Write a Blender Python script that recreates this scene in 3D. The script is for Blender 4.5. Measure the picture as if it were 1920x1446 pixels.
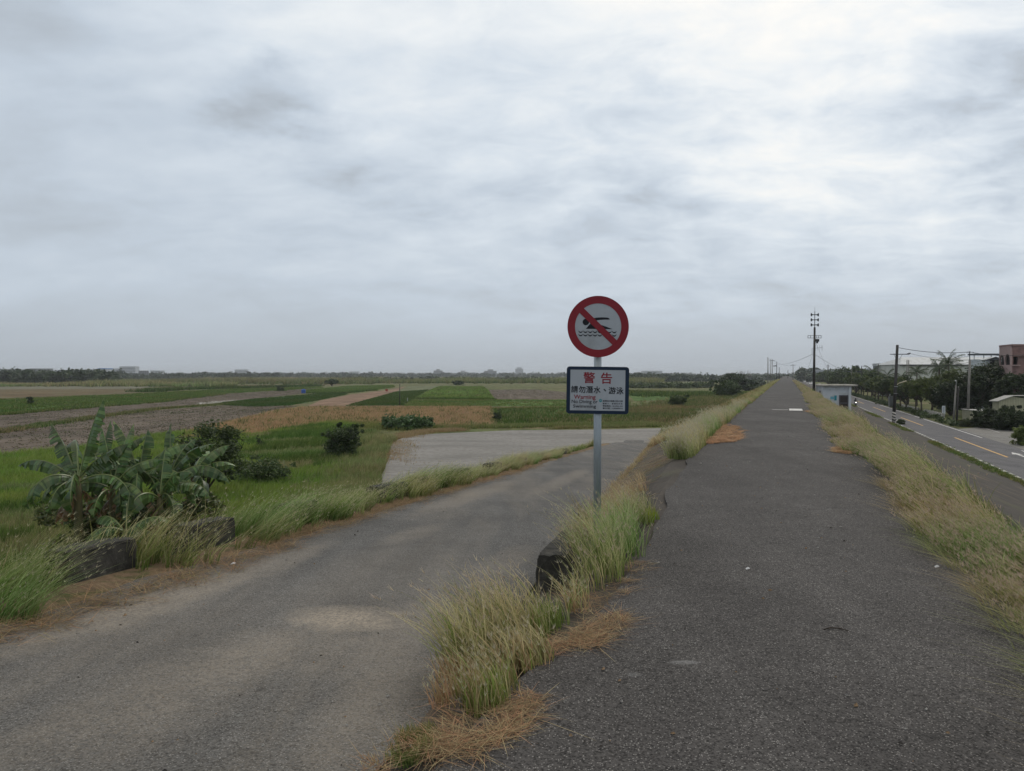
import bpy, bmesh, math, random
import numpy as np
from mathutils import Vector, Matrix
R = math.radians
sc = bpy.context.scene
for o in list(bpy.data.objects): bpy.data.objects.remove(o)

# ------------------------------------------------------------------ camera, sky, sun, exposure
F = 1400.0                      # focal length in pixels of the 1920 px wide photograph
EYE = 1.6                       # eye height above the dike path (z = 0)
PITCH = math.atan(20 / F)
cam = bpy.data.objects.new("camera", bpy.data.cameras.new("camera"))
sc.collection.objects.link(cam); sc.camera = cam
cam.location = (0, 0, EYE); cam.rotation_euler = (R(90) - PITCH, 0, 0)
cam.data.sensor_width = 36; cam.data.lens = F / 1920 * 36
cam.data.clip_start = 0.05; cam.data.clip_end = 40000
sc.view_settings.view_transform = 'Standard'; sc.view_settings.look = 'None'
sc.view_settings.exposure = 0.08; sc.view_settings.gamma = 1
SUN_EL, SUN_AZ = R(48), R(35)   # veiled sun, ahead and to the right
world = bpy.data.worlds.new("World"); sc.world = world; world.use_nodes = True

def build_world():
    nt = world.node_tree; N = nt.nodes; L = nt.links; N.clear()
    def n(t, **k):
        x = N.new(t)
        for a, b in k.items(): setattr(x, a, b)
        return x
    def m(op, a, b=None, c=None, clamp=False):
        x = n('ShaderNodeMath', operation=op, use_clamp=clamp)
        for i, v in enumerate((a, b, c)):
            if v is None: continue
            if isinstance(v, (int, float)): x.inputs[i].default_value = v
            else: L.new(v, x.inputs[i])
        return x.outputs[0]
    out = n('ShaderNodeOutputWorld'); bg = n('ShaderNodeBackground')
    bg.inputs[1].default_value = 0.1
    sky = n('ShaderNodeTexSky', sky_type='NISHITA'); sky.sun_disc = False
    sky.sun_elevation = SUN_EL; sky.sun_rotation = SUN_AZ
    sky.air_density = 1.0; sky.dust_density = 3.0; sky.ozone_density = 1.0
    tc = n('ShaderNodeTexCoord'); nz = n('ShaderNodeVectorMath', operation='NORMALIZE')
    L.new(tc.outputs['Generated'], nz.inputs[0])
    sp = n('ShaderNodeSeparateXYZ'); L.new(nz.outputs[0], sp.inputs[0])
    z = m('MAXIMUM', sp.outputs[2], 0.0)
    zz = m('ADD', z, 0.27)
    cb = n('ShaderNodeCombineXYZ')
    L.new(m('DIVIDE', sp.outputs[0], zz), cb.inputs[0]); L.new(m('DIVIDE', sp.outputs[1], zz), cb.inputs[1])
    mp = n('ShaderNodeMapping'); L.new(cb.outputs[0], mp.inputs[0])
    mp.inputs['Rotation'].default_value = (0, 0, R(24)); mp.inputs['Scale'].default_value = (1.1, 1.5, 1)
    mp.inputs['Location'].default_value = (3.1, 7.7, 0)
    n1 = n('ShaderNodeTexNoise'); n1.inputs['Scale'].default_value = 0.95; n1.inputs['Detail'].default_value = 6
    n1.inputs['Roughness'].default_value = 0.52; n1.inputs['Distortion'].default_value = 0.5
    L.new(mp.outputs[0], n1.inputs['Vector'])
    n2 = n('ShaderNodeTexNoise'); n2.inputs['Scale'].default_value = 4.6; n2.inputs['Detail'].default_value = 9
    n2.inputs['Roughness'].default_value = 0.6; n2.inputs['Distortion'].default_value = 0.35
    L.new(mp.outputs[0], n2.inputs['Vector'])
    # the fine broken cloud lies ahead to the right, the smooth sheet to the left
    right = m('MULTIPLY_ADD', sp.outputs[0], 0.9, 0.45, clamp=True)
    fine = m('MULTIPLY', m('SUBTRACT', n2.outputs[0], 0.5), m('MULTIPLY_ADD', right, 0.95, 0.20))
    base = m('ADD', m('MULTIPLY', m('SUBTRACT', n1.outputs[0], 0.5), 1.0), 0.54)
    c = m('ADD', base, fine)
    wv = n('ShaderNodeTexNoise'); wv.inputs['Scale'].default_value = 7; wv.inputs['Detail'].default_value = 5; wv.inputs['Roughness'].default_value = .6
    wm = n('ShaderNodeMapping'); L.new(nz.outputs[0], wm.inputs[0]); wm.inputs['Scale'].default_value = (1, 1, 2.6); L.new(wm.outputs[0], wv.inputs['Vector'])
    w1 = n('ShaderNodeVectorMath', operation='SUBTRACT'); L.new(wv.outputs['Color'], w1.inputs[0]); w1.inputs[1].default_value = (.5, .5, .5)
    w2 = n('ShaderNodeVectorMath', operation='MULTIPLY'); L.new(w1.outputs[0], w2.inputs[0]); w2.inputs[1].default_value = (.16, .16, .14)
    w3 = n('ShaderNodeVectorMath', operation='ADD'); L.new(nz.outputs[0], w3.inputs[0]); L.new(w2.outputs[0], w3.inputs[1])
    w4 = n('ShaderNodeMapping'); L.new(w3.outputs[0], w4.inputs[0]); w4.inputs['Scale'].default_value = (1, 1, 1.7)
    def lobe(px, py, rad, amp):
        v = Vector(((px - 960) / F, 1, (703 - py) / F)).normalized()
        v.z *= 1.7; rad *= 1.35
        d = n('ShaderNodeVectorMath', operation='DISTANCE'); L.new(w4.outputs[0], d.inputs[0]); d.inputs[1].default_value = v
        g = m('SUBTRACT', 1.0, m('DIVIDE', d.outputs['Value'], rad), clamp=True)
        return m('MULTIPLY', m('MULTIPLY', g, g), amp)
    for a in ((1560, 300, 0.42, 0.14), (1300, 70, 0.35, 0.42), (1750, 440, 0.16, 0.30), (1500, 400, .12, .14), (1650, 120, .2, .1), (1000, 500, 0.3, 0.1), (620, 20, 0.25, 0.12),
              (540, 235, 0.10, -0.30), (430, 225, 0.08, -0.2), (665, 340, 0.08, -0.25), (150, 120, .42, -.12), (520, 140, 0.06, -0.3), (120, 370, 0.2, -0.12), (1880, 130, 0.14, -0.25),
              (1180, 200, 0.13, -0.2), (60, 60, 0.3, -0.12), (1250, 380, 0.09, -0.18), (1900, 330, 0.1, -0.2)):
        c = m('ADD', c, lobe(*a))
    # soft flat veil towards the horizon
    veil = m('MULTIPLY_ADD', z, 1 / 0.30, -0.08, clamp=True)
    veil = m('MULTIPLY', veil, m('SUBTRACT', 2.0, veil))
    c = m('ADD', m('MULTIPLY', c, veil), m('MULTIPLY', m('SUBTRACT', 1.0, veil), 0.25))
    cr = n('ShaderNodeValToRGB'); L.new(c, cr.inputs[0])
    e = cr.color_ramp.elements
    e[0].position = 0.0; e[0].color = (.34, .375, .42, 1)
    e[1].position = 1.0; e[1].color = (.98, .96, .915, 1)
    for q_, c_ in ((.22, (.42, .465, .515)), (.40, (.535, .605, .685)), (.58, (.67, .735, .80)), (.78, (.83, .865, .885))):
        x = e.new(q_); x.color = c_ + (1,)
    sc10 = n('ShaderNodeVectorMath', operation='SCALE'); L.new(cr.outputs[0], sc10.inputs[0]); sc10.inputs['Scale'].default_value = 9.9
    # overcast is brighter high overhead than ahead
    zen = m('MULTIPLY_ADD', m('SUBTRACT', z, 0.5, clamp=True), 1.6, 1.0)
    sc11 = n('ShaderNodeVectorMath', operation='SCALE'); L.new(sc10.outputs[0], sc11.inputs[0]); L.new(zen, sc11.inputs['Scale'])
    # unseen zenith cloud is tinted whiter and warmer to warm the ground light
    hi = n('ShaderNodeMix', data_type='RGBA'); L.new(m('MULTIPLY_ADD', z, 2.5, -1.25, clamp=True), hi.inputs[0]); L.new(sc11.outputs[0], hi.inputs[6]); hi.inputs[7].default_value = (8.3, 7.7, 6.8, 1)
    mx = n('ShaderNodeMix', data_type='RGBA'); mx.inputs[0].default_value = 0.95
    L.new(sky.outputs[0], mx.inputs[6]); L.new(hi.outputs[2], mx.inputs[7])
    L.new(mx.outputs[2], bg.inputs[0]); L.new(bg.outputs[0], out.inputs[0])
build_world()
sun = bpy.data.objects.new("sun", bpy.data.lights.new("sun", 'SUN')); sc.collection.objects.link(sun)
sun.data.energy = 0.95; sun.data.angle = R(22); sun.data.color = (1, .95, .87)
sd = Vector((math.sin(SUN_AZ) * math.cos(SUN_EL), math.cos(SUN_AZ) * math.cos(SUN_EL), math.sin(SUN_EL)))
sun.rotation_euler = sd.to_track_quat('Z', 'Y').to_euler()

# ------------------------------------------------------------------ frames of reference
AL = math.atan(515 / F)         # the dike runs off to the right at this azimuth
BE = R(11.5)                    # the ramp turns off less to the right and drops 7 %
GZ = -5.0                       # level of the fields and of the road behind the dike
def P(px, py, z=0.0):           # the point at height z that a pixel of the photograph looks at
    x, y, w = (px - 960) / F, 1.0, -(py - 723) / F
    c, s = math.cos(-PITCH), math.sin(-PITCH)
    y, w = y * c - w * s, y * s + w * c
    t = (z - EYE) / w
    return Vector((x * t, y * t, z))
def PD(px, py, Y):              # the point at distance Y ahead that a pixel looks at
    x, y, w = (px - 960) / F, 1.0, -(py - 723) / F
    c, s = math.cos(-PITCH), math.sin(-PITCH)
    y, w = y * c - w * s, y * s + w * c
    t = Y / y
    return Vector((x * t, Y, EYE + w * t))
def D(u, v, z=0.0):             # dike frame: u along, v to the right
    return Vector((u * math.sin(AL) + v * math.cos(AL), u * math.cos(AL) - v * math.sin(AL), z))
def toD(p): return (p[0] * math.sin(AL) + p[1] * math.cos(AL), p[0] * math.cos(AL) - p[1] * math.sin(AL))
def S(s, w, z=0.0):             # ramp frame
    return Vector((s * math.sin(BE) + w * math.cos(BE), s * math.cos(BE) - w * math.sin(BE), z))
def zr(s): return max(GZ, min(0.0, -.07 * (s - 2)))
def U(px, v):                   # station along the dike where lateral line v meets that picture column
    k = (px - 960) / F
    return v * (math.cos(AL) + k * math.sin(AL)) / (k * math.cos(AL) - math.sin(AL))
def vE(u): return float(np.interp(u, [-30, 0, 3, 5, 6, 8.5, 10, 14, 40, 200, 1800], [-1.35, -1.3, -1.32, -1.2, -1.13, -1.33, -1.48, -1.7, -1.8, -2.05, -2.1]))
def vR(u):
    s = (u + .151 * 1.15) / .9885
    return max(-13.0, -1.15 * .9885 - .1513 * s), s

# ------------------------------------------------------------------ helpers: linking and tags
def tag(o, label=None, cat=None, group=None, kind=None):
    if label: o['label'] = label
    if cat: o['category'] = cat
    if group: o['group'] = group
    if kind: o['kind'] = kind
    return o
def thing(name, label, cat, loc=(0, 0, 0), rz=0.0, group=None, rot=None):
    o = bpy.data.objects.new(name, None); sc.collection.objects.link(o)
    o.location = loc; o.rotation_euler = rot if rot else (0, 0, rz); o.empty_display_size = .2
    return tag(o, label, cat, group)
def link(name, me, mats, parent=None, smooth=False):
    o = bpy.data.objects.new(name, me); sc.collection.objects.link(o)
    for m in (mats if isinstance(mats, (list, tuple)) else [mats]): me.materials.append(m)
    if smooth: me.polygons.foreach_set('use_smooth', [True] * len(me.polygons))
    if parent: o.parent = parent
    return o
def copy_tree(o, parent=None):
    c = o.copy(); sc.collection.objects.link(c); c.parent = parent
    for ch in list(o.children): copy_tree(ch, c)
    return c
class MB:                        # collects shapes into one mesh
    def __init__(s): s.v = []; s.f = []; s.m = []
    def add(s, vs, fs, mi=0):
        b = len(s.v); s.v += [tuple(v) for v in vs]; s.f += [tuple(b + i for i in f) for f in fs]; s.m += [mi] * len(fs); return s
    def box(s, x0, x1, y0, y1, z0, z1, mi=0):
        return s.add([(x0, y0, z0), (x1, y0, z0), (x1, y1, z0), (x0, y1, z0), (x0, y0, z1), (x1, y0, z1), (x1, y1, z1), (x0, y1, z1)],
                     [(0, 3, 2, 1), (4, 5, 6, 7), (0, 1, 5, 4), (1, 2, 6, 5), (2, 3, 7, 6), (3, 0, 4, 7)], mi)
    def tube(s, pts, rad, n=8, mi=0, caps=True):
        pts = [Vector(p) for p in pts]; rad = rad if isinstance(rad, (list, tuple)) else [rad] * len(pts)
        rings = []; b = len(s.v); vs = []
        for i, p in enumerate(pts):
            d = (pts[min(i + 1, len(pts) - 1)] - pts[max(i - 1, 0)]).normalized()
            a = d.cross(Vector((0, 0, 1)) if abs(d.z) < .9 else Vector((1, 0, 0))).normalized(); c = d.cross(a)
            vs += [p + (a * math.cos(2 * math.pi * k / n) + c * math.sin(2 * math.pi * k / n)) * rad[i] for k in range(n)]
        fs = [(i * n + k, i * n + (k + 1) % n, (i + 1) * n + (k + 1) % n, (i + 1) * n + k) for i in range(len(pts) - 1) for k in range(n)]
        if caps: fs += [tuple(range(n))[::-1], tuple((len(pts) - 1) * n + k for k in range(n))]
        return s.add(vs, fs, mi)
    def lathe(s, prof, c=(0, 0, 0), axis='z', n=16, mi=0):
        vs = []
        for r, h in prof:
            for k in range(n):
                a = 2 * math.pi * k / n; x, y = r * math.cos(a), r * math.sin(a)
                q = (x, y, h) if axis == 'z' else ((h, x, y) if axis == 'x' else (x, h, y))
                vs.append((q[0] + c[0], q[1] + c[1], q[2] + c[2]))
        fs = [(i * n + k, i * n + (k + 1) % n, (i + 1) * n + (k + 1) % n, (i + 1) * n + k) for i in range(len(prof) - 1) for k in range(n)]
        return s.add(vs, fs, mi)
    def poly(s, pts, mi=0): return s.add(pts, [tuple(range(len(pts)))], mi)
    def prism(s, pts2, h0, h1, mi=0, axis='z'):
        q = (lambda p, h: (p[0], p[1], h)) if axis == 'z' else ((lambda p, h: (p[0], h, p[1])) if axis == 'y' else (lambda p, h: (h, p[0], p[1])))
        n = len(pts2)
        return s.add([q(p, h0) for p in pts2] + [q(p, h1) for p in pts2],
                     [tuple(range(n))[::-1], tuple(range(n, 2 * n))] + [(i, (i + 1) % n, n + (i + 1) % n, n + i) for i in range(n)], mi)
    def build(s, name, mats, parent=None, smooth=False, bevel=0, fix=True):
        me = bpy.data.meshes.new(name); me.from_pydata(s.v, [], s.f)
        me.polygons.foreach_set('material_index', s.m)
        if fix or bevel:
            bm = bmesh.new(); bm.from_mesh(me)
            bmesh.ops.recalc_face_normals(bm, faces=bm.faces)
            if bevel:
                es = [e for e in bm.edges if len(e.link_faces) == 2 and e.calc_face_angle(0) > .6]
                bmesh.ops.bevel(bm, geom=es, offset=bevel, segments=2, affect='EDGES', profile=.6)
            bm.to_mesh(me); bm.free()
        return link(name, me, mats, parent, smooth)
def mesh_np(name, v, q, mat, col=None, parent=None):      # v (N,3), q (M,4) quads, col (N,3)
    me = bpy.data.meshes.new(name)
    v = np.asarray(v, np.float32); q = np.asarray(q, np.int32)
    me.vertices.add(len(v)); me.vertices.foreach_set('co', v.ravel())
    me.loops.add(q.size); me.loops.foreach_set('vertex_index', q.ravel())
    me.polygons.add(len(q)); me.polygons.foreach_set('loop_start', np.arange(0, q.size, q.shape[1], dtype=np.int32))
    if col is not None:
        a = me.color_attributes.new('col', 'FLOAT_COLOR', 'POINT')
        a.data.foreach_set('color', np.concatenate([col, np.ones((len(col), 1))], 1).astype(np.float32).ravel())
    me.update(calc_edges=True); me.validate()
    return link(name, me, mat, parent)

# ------------------------------------------------------------------ helpers: materials
MATS = {}
class NT:
    def __init__(s, name):
        s.mat = bpy.data.materials.new(name); s.mat.use_nodes = True; s.t = s.mat.node_tree; s.t.nodes.clear()
        s.out = s.n('ShaderNodeOutputMaterial'); s.b = s.n('ShaderNodeBsdfPrincipled'); s.l(s.b.outputs[0], s.out.inputs[0])
        s.b.inputs['Specular IOR Level'].default_value = .25
        s.geo = s.n('ShaderNodeNewGeometry'); MATS[name] = s.mat
    def n(s, t, **k):
        x = s.t.nodes.new(t)
        for a, b in k.items(): setattr(x, a, b)
        return x
    def l(s, a, b): s.t.links.new(a, b)
    def m(s, op, a, b=None, c=None, clamp=False):
        x = s.n('ShaderNodeMath', operation=op, use_clamp=clamp)
        for i, v in enumerate((a, b, c)):
            if v is None: continue
            if isinstance(v, (int, float)): x.inputs[i].default_value = v
            else: s.l(v, x.inputs[i])
        return x.outputs[0]
    def pos(s, rot=0, scale=(1, 1, 1), local=False):
        mp = s.n('ShaderNodeMapping', vector_type='POINT')
        if local: s.l(s.n('ShaderNodeTexCoord').outputs['Object'], mp.inputs[0])
        else: s.l(s.geo.outputs['Position'], mp.inputs[0])
        mp.inputs['Rotation'].default_value = (0, 0, rot); mp.inputs['Scale'].default_value = scale
        return mp.outputs[0]
    def noise(s, vec, scale, detail=4, rough=.55, dist=0):
        x = s.n('ShaderNodeTexNoise'); s.l(vec, x.inputs['Vector'])
        x.inputs['Scale'].default_value = scale; x.inputs['Detail'].default_value = detail
        x.inputs['Roughness'].default_value = rough; x.inputs['Distortion'].default_value = dist
        return x.outputs[0]
    def ramp(s, f, stops):
        x = s.n('ShaderNodeValToRGB'); s.l(f, x.inputs[0]); e = x.color_ramp.elements
        while len(e) < len(stops): e.new(.5)
        for i, (p, c) in enumerate(stops):
            e[i].position = p; e[i].color = tuple(c) + (1,) if isinstance(c, tuple) else (c, c, c, 1)
        return x.outputs[0]
    def mix(s, f, a, b, mode='MIX'):
        x = s.n('ShaderNodeMix', data_type='RGBA', blend_type=mode)
        for i, v in ((0, f), (6, a), (7, b)):
            if isinstance(v, (int, float)): x.inputs[i].default_value = v
            elif isinstance(v, tuple): x.inputs[i].default_value = v + (1,)
            else: s.l(v, x.inputs[i])
        return x.outputs[2]
    def col(s, c):
        if isinstance(c, tuple): s.b.inputs['Base Color'].default_value = c + (1,)
        else: s.l(c, s.b.inputs['Base Color'])
    def rough(s, r):
        if isinstance(r, (int, float)): s.b.inputs['Roughness'].default_value = r
        else: s.l(r, s.b.inputs['Roughness'])
    def bump(s, h, dist, strength=1):
        x = s.n('ShaderNodeBump'); x.inputs['Distance'].default_value = dist; x.inputs['Strength'].default_value = strength
        s.l(h, x.inputs['Height']); s.l(x.outputs[0], s.b.inputs['Normal'])
def simple(name, c, rough=.7, var=.15, scale=3, dirt=None, metal=0, local=True, stretch=(1, 1, 1)):
    if name in MATS: return MATS[name]
    t = NT(name); v = t.pos(local=local, scale=stretch)
    a = t.noise(v, scale, 5, .6)
    lo = tuple(x * (1 - var) for x in c); hi = tuple(min(1, x * (1 + var)) for x in c)
    k = t.ramp(a, [(.3, lo), (.7, hi)])
    if dirt:
        b = t.noise(v, scale * .6, 6, .65)
        k = t.mix(t.ramp(b, [(.5, 0.0), (.68, 1.0)]), k, dirt)
    t.col(k); t.rough(rough); t.b.inputs['Metallic'].default_value = metal
    return t.mat
def leafmat(name, trans=.35, rough=.55, spec=.25):
    t = NT(name); at = t.n('ShaderNodeAttribute', attribute_name='col')
    t.l(at.outputs['Color'], t.b.inputs['Base Color']); t.rough(rough); t.b.inputs['Specular IOR Level'].default_value = spec
    tr = t.n('ShaderNodeBsdfTranslucent'); t.l(at.outputs['Color'], tr.inputs[0])
    mx = t.n('ShaderNodeMixShader'); mx.inputs[0].default_value = trans
    t.l(t.b.outputs[0], mx.inputs[1]); t.l(tr.outputs[0], mx.inputs[2]); t.l(mx.outputs[0], t.out.inputs[0])
    return t.mat
GRASS = leafmat('grass_blades', .3, .7, .1)
LEAF = leafmat('leaves', .25, .5, .3)
BANANA = leafmat('banana_leaf', .3, .33, .55)

def asphalt(name, base, grain, speck, dust=None, rot=0, dustamt=0.0, spots=()):
    t = NT(name); v = t.pos(rot)
    g1 = t.noise(v, 95, 3, .75); g2 = t.noise(v, 45, 4, .6)
    big = t.noise(v, .55, 5, .6, .4); mid = t.noise(v, 3.2, 5, .65)
    vo = t.n('ShaderNodeTexVoronoi', feature='F1'); vo.inputs['Scale'].default_value = 115; t.l(v, vo.inputs['Vector'])
    sepc = t.n('ShaderNodeSeparateColor'); t.l(vo.outputs['Color'], sepc.inputs[0])
    k = t.m('MULTIPLY', t.m('GREATER_THAN', sepc.outputs[0], .84), t.m('LESS_THAN', vo.outputs['Distance'], .42))
    k2 = t.m('MULTIPLY', t.m('LESS_THAN', sepc.outputs[1], .2), .7)
    c = t.mix(t.ramp(g1, [(.34, 0.0), (.66, 1.0)]), tuple(x * (1 - grain) for x in base), tuple(x * (1 + grain) for x in base))
    c = t.mix(t.ramp(g2, [(.35, 0.0), (.7, 1.0)]), c, tuple(x * (1 + grain * .8) for x in base))
    c = t.mix(k2, c, tuple(x * .4 for x in base)); c = t.mix(k, c, speck)
    c = t.mix(1.0, c, t.ramp(big, [(.3, .82), (.72, 1.16)]), 'MULTIPLY')
    c = t.mix(1.0, c, t.ramp(mid, [(.3, .9), (.7, 1.1)]), 'MULTIPLY')
    st = t.noise(t.pos(rot, (1.0, .06, 1)), 1.5, 5, .6, .2); c = t.mix(1.0, c, t.ramp(st, [(.3, .86), (.7, 1.17)]), 'MULTIPLY')
    cd = t.n('ShaderNodeVectorMath', operation='ADD'); t.l(v, cd.inputs[0]); nn = t.n('ShaderNodeTexNoise'); nn.inputs['Scale'].default_value = 1.7; nn.inputs['Detail'].default_value = 6; t.l(v, nn.inputs['Vector']); t.l(nn.outputs['Color'], cd.inputs[1])
    cv = t.n('ShaderNodeTexVoronoi', feature='DISTANCE_TO_EDGE'); cv.inputs['Scale'].default_value = .42; t.l(cd.outputs[0], cv.inputs['Vector'])
    ck = t.m('MULTIPLY', t.m('LESS_THAN', cv.outputs['Distance'], .003), t.ramp(t.noise(v, .9, 3, .6), [(.52, 0.0), (.6, .55)])); c = t.mix(ck, c, tuple(x * .35 for x in base))
    if dust:
        vs = t.pos(rot, (1.0, .13, 1)); d = t.noise(vs, .9, 6, .6, .3)
        d = t.m('MULTIPLY', t.ramp(d, [(.42, 0.0), (.68, 1.0)]), dustamt)
        d = t.m('MULTIPLY', d, t.ramp(t.noise(v, 60, 3, .7), [(.38, .25), (.6, 1.0)]))
        c = t.mix(d, c, dust)
        grn = t.ramp(t.noise(v, 38, 4, .75), [(.36, .15), (.62, 1.0)])
        for (x, y, rx, ry, a) in spots:
            mp = t.n('ShaderNodeMapping'); t.l(v, mp.inputs[0]); vv = t.n('ShaderNodeVectorMath', operation='SUBTRACT'); t.l(v, vv.inputs[0])
            ca, sa = math.cos(rot), math.sin(rot); vv.inputs[1].default_value = (x * ca - y * sa, x * sa + y * ca, 0)
            sx = t.n('ShaderNodeSeparateXYZ'); t.l(vv.outputs[0], sx.inputs[0])
            r2 = t.m('ADD', t.m('POWER', t.m('ABSOLUTE', t.m('DIVIDE', sx.outputs[0], rx)), 2.0), t.m('POWER', t.m('ABSOLUTE', t.m('DIVIDE', sx.outputs[1], ry)), 2.0))
            e = t.m('SUBTRACT', 1.0, t.m('ADD', r2, t.m('MULTIPLY', t.m('SUBTRACT', t.noise(v, 4.5, 6, .7), .5), 1.6)), clamp=True)
            e = t.m('MULTIPLY', e, grn)
            c = t.mix(t.m('MULTIPLY', e, a), c, tuple(x * 1.15 for x in dust))
    t.col(c); t.rough(.93); t.b.inputs['Specular IOR Level'].default_value = .15
    t.bump(t.m('ADD', g1, t.m('MULTIPLY', vo.outputs['Distance'], .5)), .006, .7)
    return t.mat

# ------------------------------------------------------------------ helpers: blades and leaves
rng = np.random.default_rng(7)
random.seed(7)
def vn(x, y, sc_, seed=0):      # cheap smooth value noise, about 0..1
    r = np.random.default_rng(seed); o = np.zeros_like(x, dtype=float)
    for _ in range(7):
        a = r.uniform(0, 6.283); k = r.uniform(.5, 1.8) / sc_; o += np.sin((x * math.cos(a) + y * math.sin(a)) * k + r.uniform(0, 6.28))
    return np.clip(.5 + o / 7 * 1.1, 0, 1)
def blades(roots, h, lean, width, colb, colt, segs=3, power=1.8, az=None):
    """arrays of N blades -> vertices, quads, colours"""
    n = len(roots); t = np.linspace(0, 1, segs + 1)
    az = rng.uniform(0, math.pi, n) if az is None else az
    wd = np.stack([np.cos(az), np.sin(az), np.zeros(n)], 1) * (np.broadcast_to(width, n)[:, None] * .5)
    V = np.zeros((n, segs + 1, 2, 3)); C = np.zeros((n, segs + 1, 2, 3))
    for i, ti in enumerate(t):
        c = roots + lean * (ti ** power) + np.stack([np.zeros(n), np.zeros(n), h * (ti - .12 * ti * ti * 1.0)], 1)
        k = (1 - ti) ** .6 * .9 + .1
        V[:, i, 0] = c - wd * k; V[:, i, 1] = c + wd * k
        cc = colb * (1 - ti) + colt * ti; C[:, i, 0] = cc; C[:, i, 1] = cc
    q = []
    for i in range(segs): q.append(np.array([2 * i, 2 * i + 1, 2 * i + 3, 2 * i + 2]))
    q = np.array(q)[None] + (np.arange(n) * (segs + 1) * 2)[:, None, None]
    tips = roots + lean + np.stack([np.zeros(n), np.zeros(n), h * .88], 1)
    return V.reshape(-1, 3), q.reshape(-1, 4), C.reshape(-1, 3), tips
def join(parts):
    v, q, c, b = [], [], [], 0
    for p in parts:
        v.append(p[0]); q.append(p[1] + b); c.append(p[2]); b += len(p[0])
    return np.concatenate(v), np.concatenate(q), np.concatenate(c)
def A(*c): return np.array(c, float)
def jit(c, n, amt=.2):
    return np.clip(np.asarray(c)[None] * (1 + rng.uniform(-amt, amt, (n, 1))) * (1 + rng.uniform(-amt * .3, amt * .3, (n, 3))), 0, 1)
G_GREEN, G_DARK, G_STRAW, G_PALE, G_RUST, G_OLIVE = A(.16, .215, .065), A(.065, .10, .032), A(.42, .345, .23), A(.55, .51, .33), A(.36, .232, .16), A(.24, .245, .105)
def leafcloud(clumps, per, size, cols, flat=.0, outer=.75):
    """clumps (K,4) x y z r; leaves as rhombi gathered towards each clump's surface"""
    K = len(clumps); n = K * per; cl = np.repeat(np.asarray(clumps, float), per, 0)
    d = rng.normal(size=(n, 3)); d /= np.linalg.norm(d, axis=1)[:, None]
    rr = outer + (1 - outer) * rng.normal(size=n) * .9; rr = np.clip(np.abs(rr), .05, 1.25)
    c = cl[:, :3] + d * (cl[:, 3] * rr)[:, None] * A(1, 1, .85)
    a = rng.normal(size=(n, 3)) * A(1, 1, .6) + d * .3; a /= np.linalg.norm(a, axis=1)[:, None]
    b = np.cross(a, rng.normal(size=(n, 3)) + A(0, 0, flat)); b /= np.linalg.norm(b, axis=1)[:, None] + 1e-9
    s = size * rng.uniform(.6, 1.4, n)[:, None]
    V = np.stack([c - a * s, c - b * s * .42, c + a * s, c + b * s * .42], 1).reshape(-1, 3)
    q = np.arange(n * 4).reshape(n, 4)
    cols = np.asarray(cols, float); tone = np.repeat(rng.uniform(0, 1, K), per) * .6 + rng.uniform(0, 1, n) * .4
    k = np.clip((tone * (len(cols) - 1)), 0, len(cols) - 1.001); i = k.astype(int); f = (k - i)[:, None]
    cc = (cols[i] * (1 - f) + cols[i + 1] * f) * rng.uniform(.8, 1.2, (n, 1))
    return V, q, np.repeat(cc, 4, 0)
def ellipsoid_clumps(c, rad, k, r, hollow=.55, zmin=-1.0):
    out = []
    while len(out) < k:
        d = rng.normal(size=3); d /= np.linalg.norm(d); t = hollow + (1 - hollow) * rng.random() ** .6
        if d[2] < zmin: continue
        out.append([c[0] + d[0] * rad[0] * t, c[1] + d[1] * rad[1] * t, c[2] + d[2] * rad[2] * t, r * rng.uniform(.65, 1.35)])
    return out
def in_poly(pts, n):            # n random points inside polygon (XY)
    p = np.array([(q[0], q[1]) for q in pts]); lo, hi = p.min(0), p.max(0); out = np.zeros((0, 2))
    while len(out) < n:
        s = rng.uniform(lo, hi, (n * 2, 2)); ins = np.zeros(len(s), bool); j = len(p) - 1
        for i in range(len(p)):
            yi, yj, xi, xj = p[i, 1], p[j, 1], p[i, 0], p[j, 0]
            if yi != yj: ins ^= ((yi > s[:, 1]) != (yj > s[:, 1])) & (s[:, 0] < (xj - xi) * (s[:, 1] - yi) / (yj - yi) + xi)
            j = i
        out = np.concatenate([out, s[ins]])
    return out[:n]
def z3(xy, z): return np.concatenate([xy, np.full((len(xy), 1), z) if np.isscalar(z) else np.asarray(z)[:, None]], 1)

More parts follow.
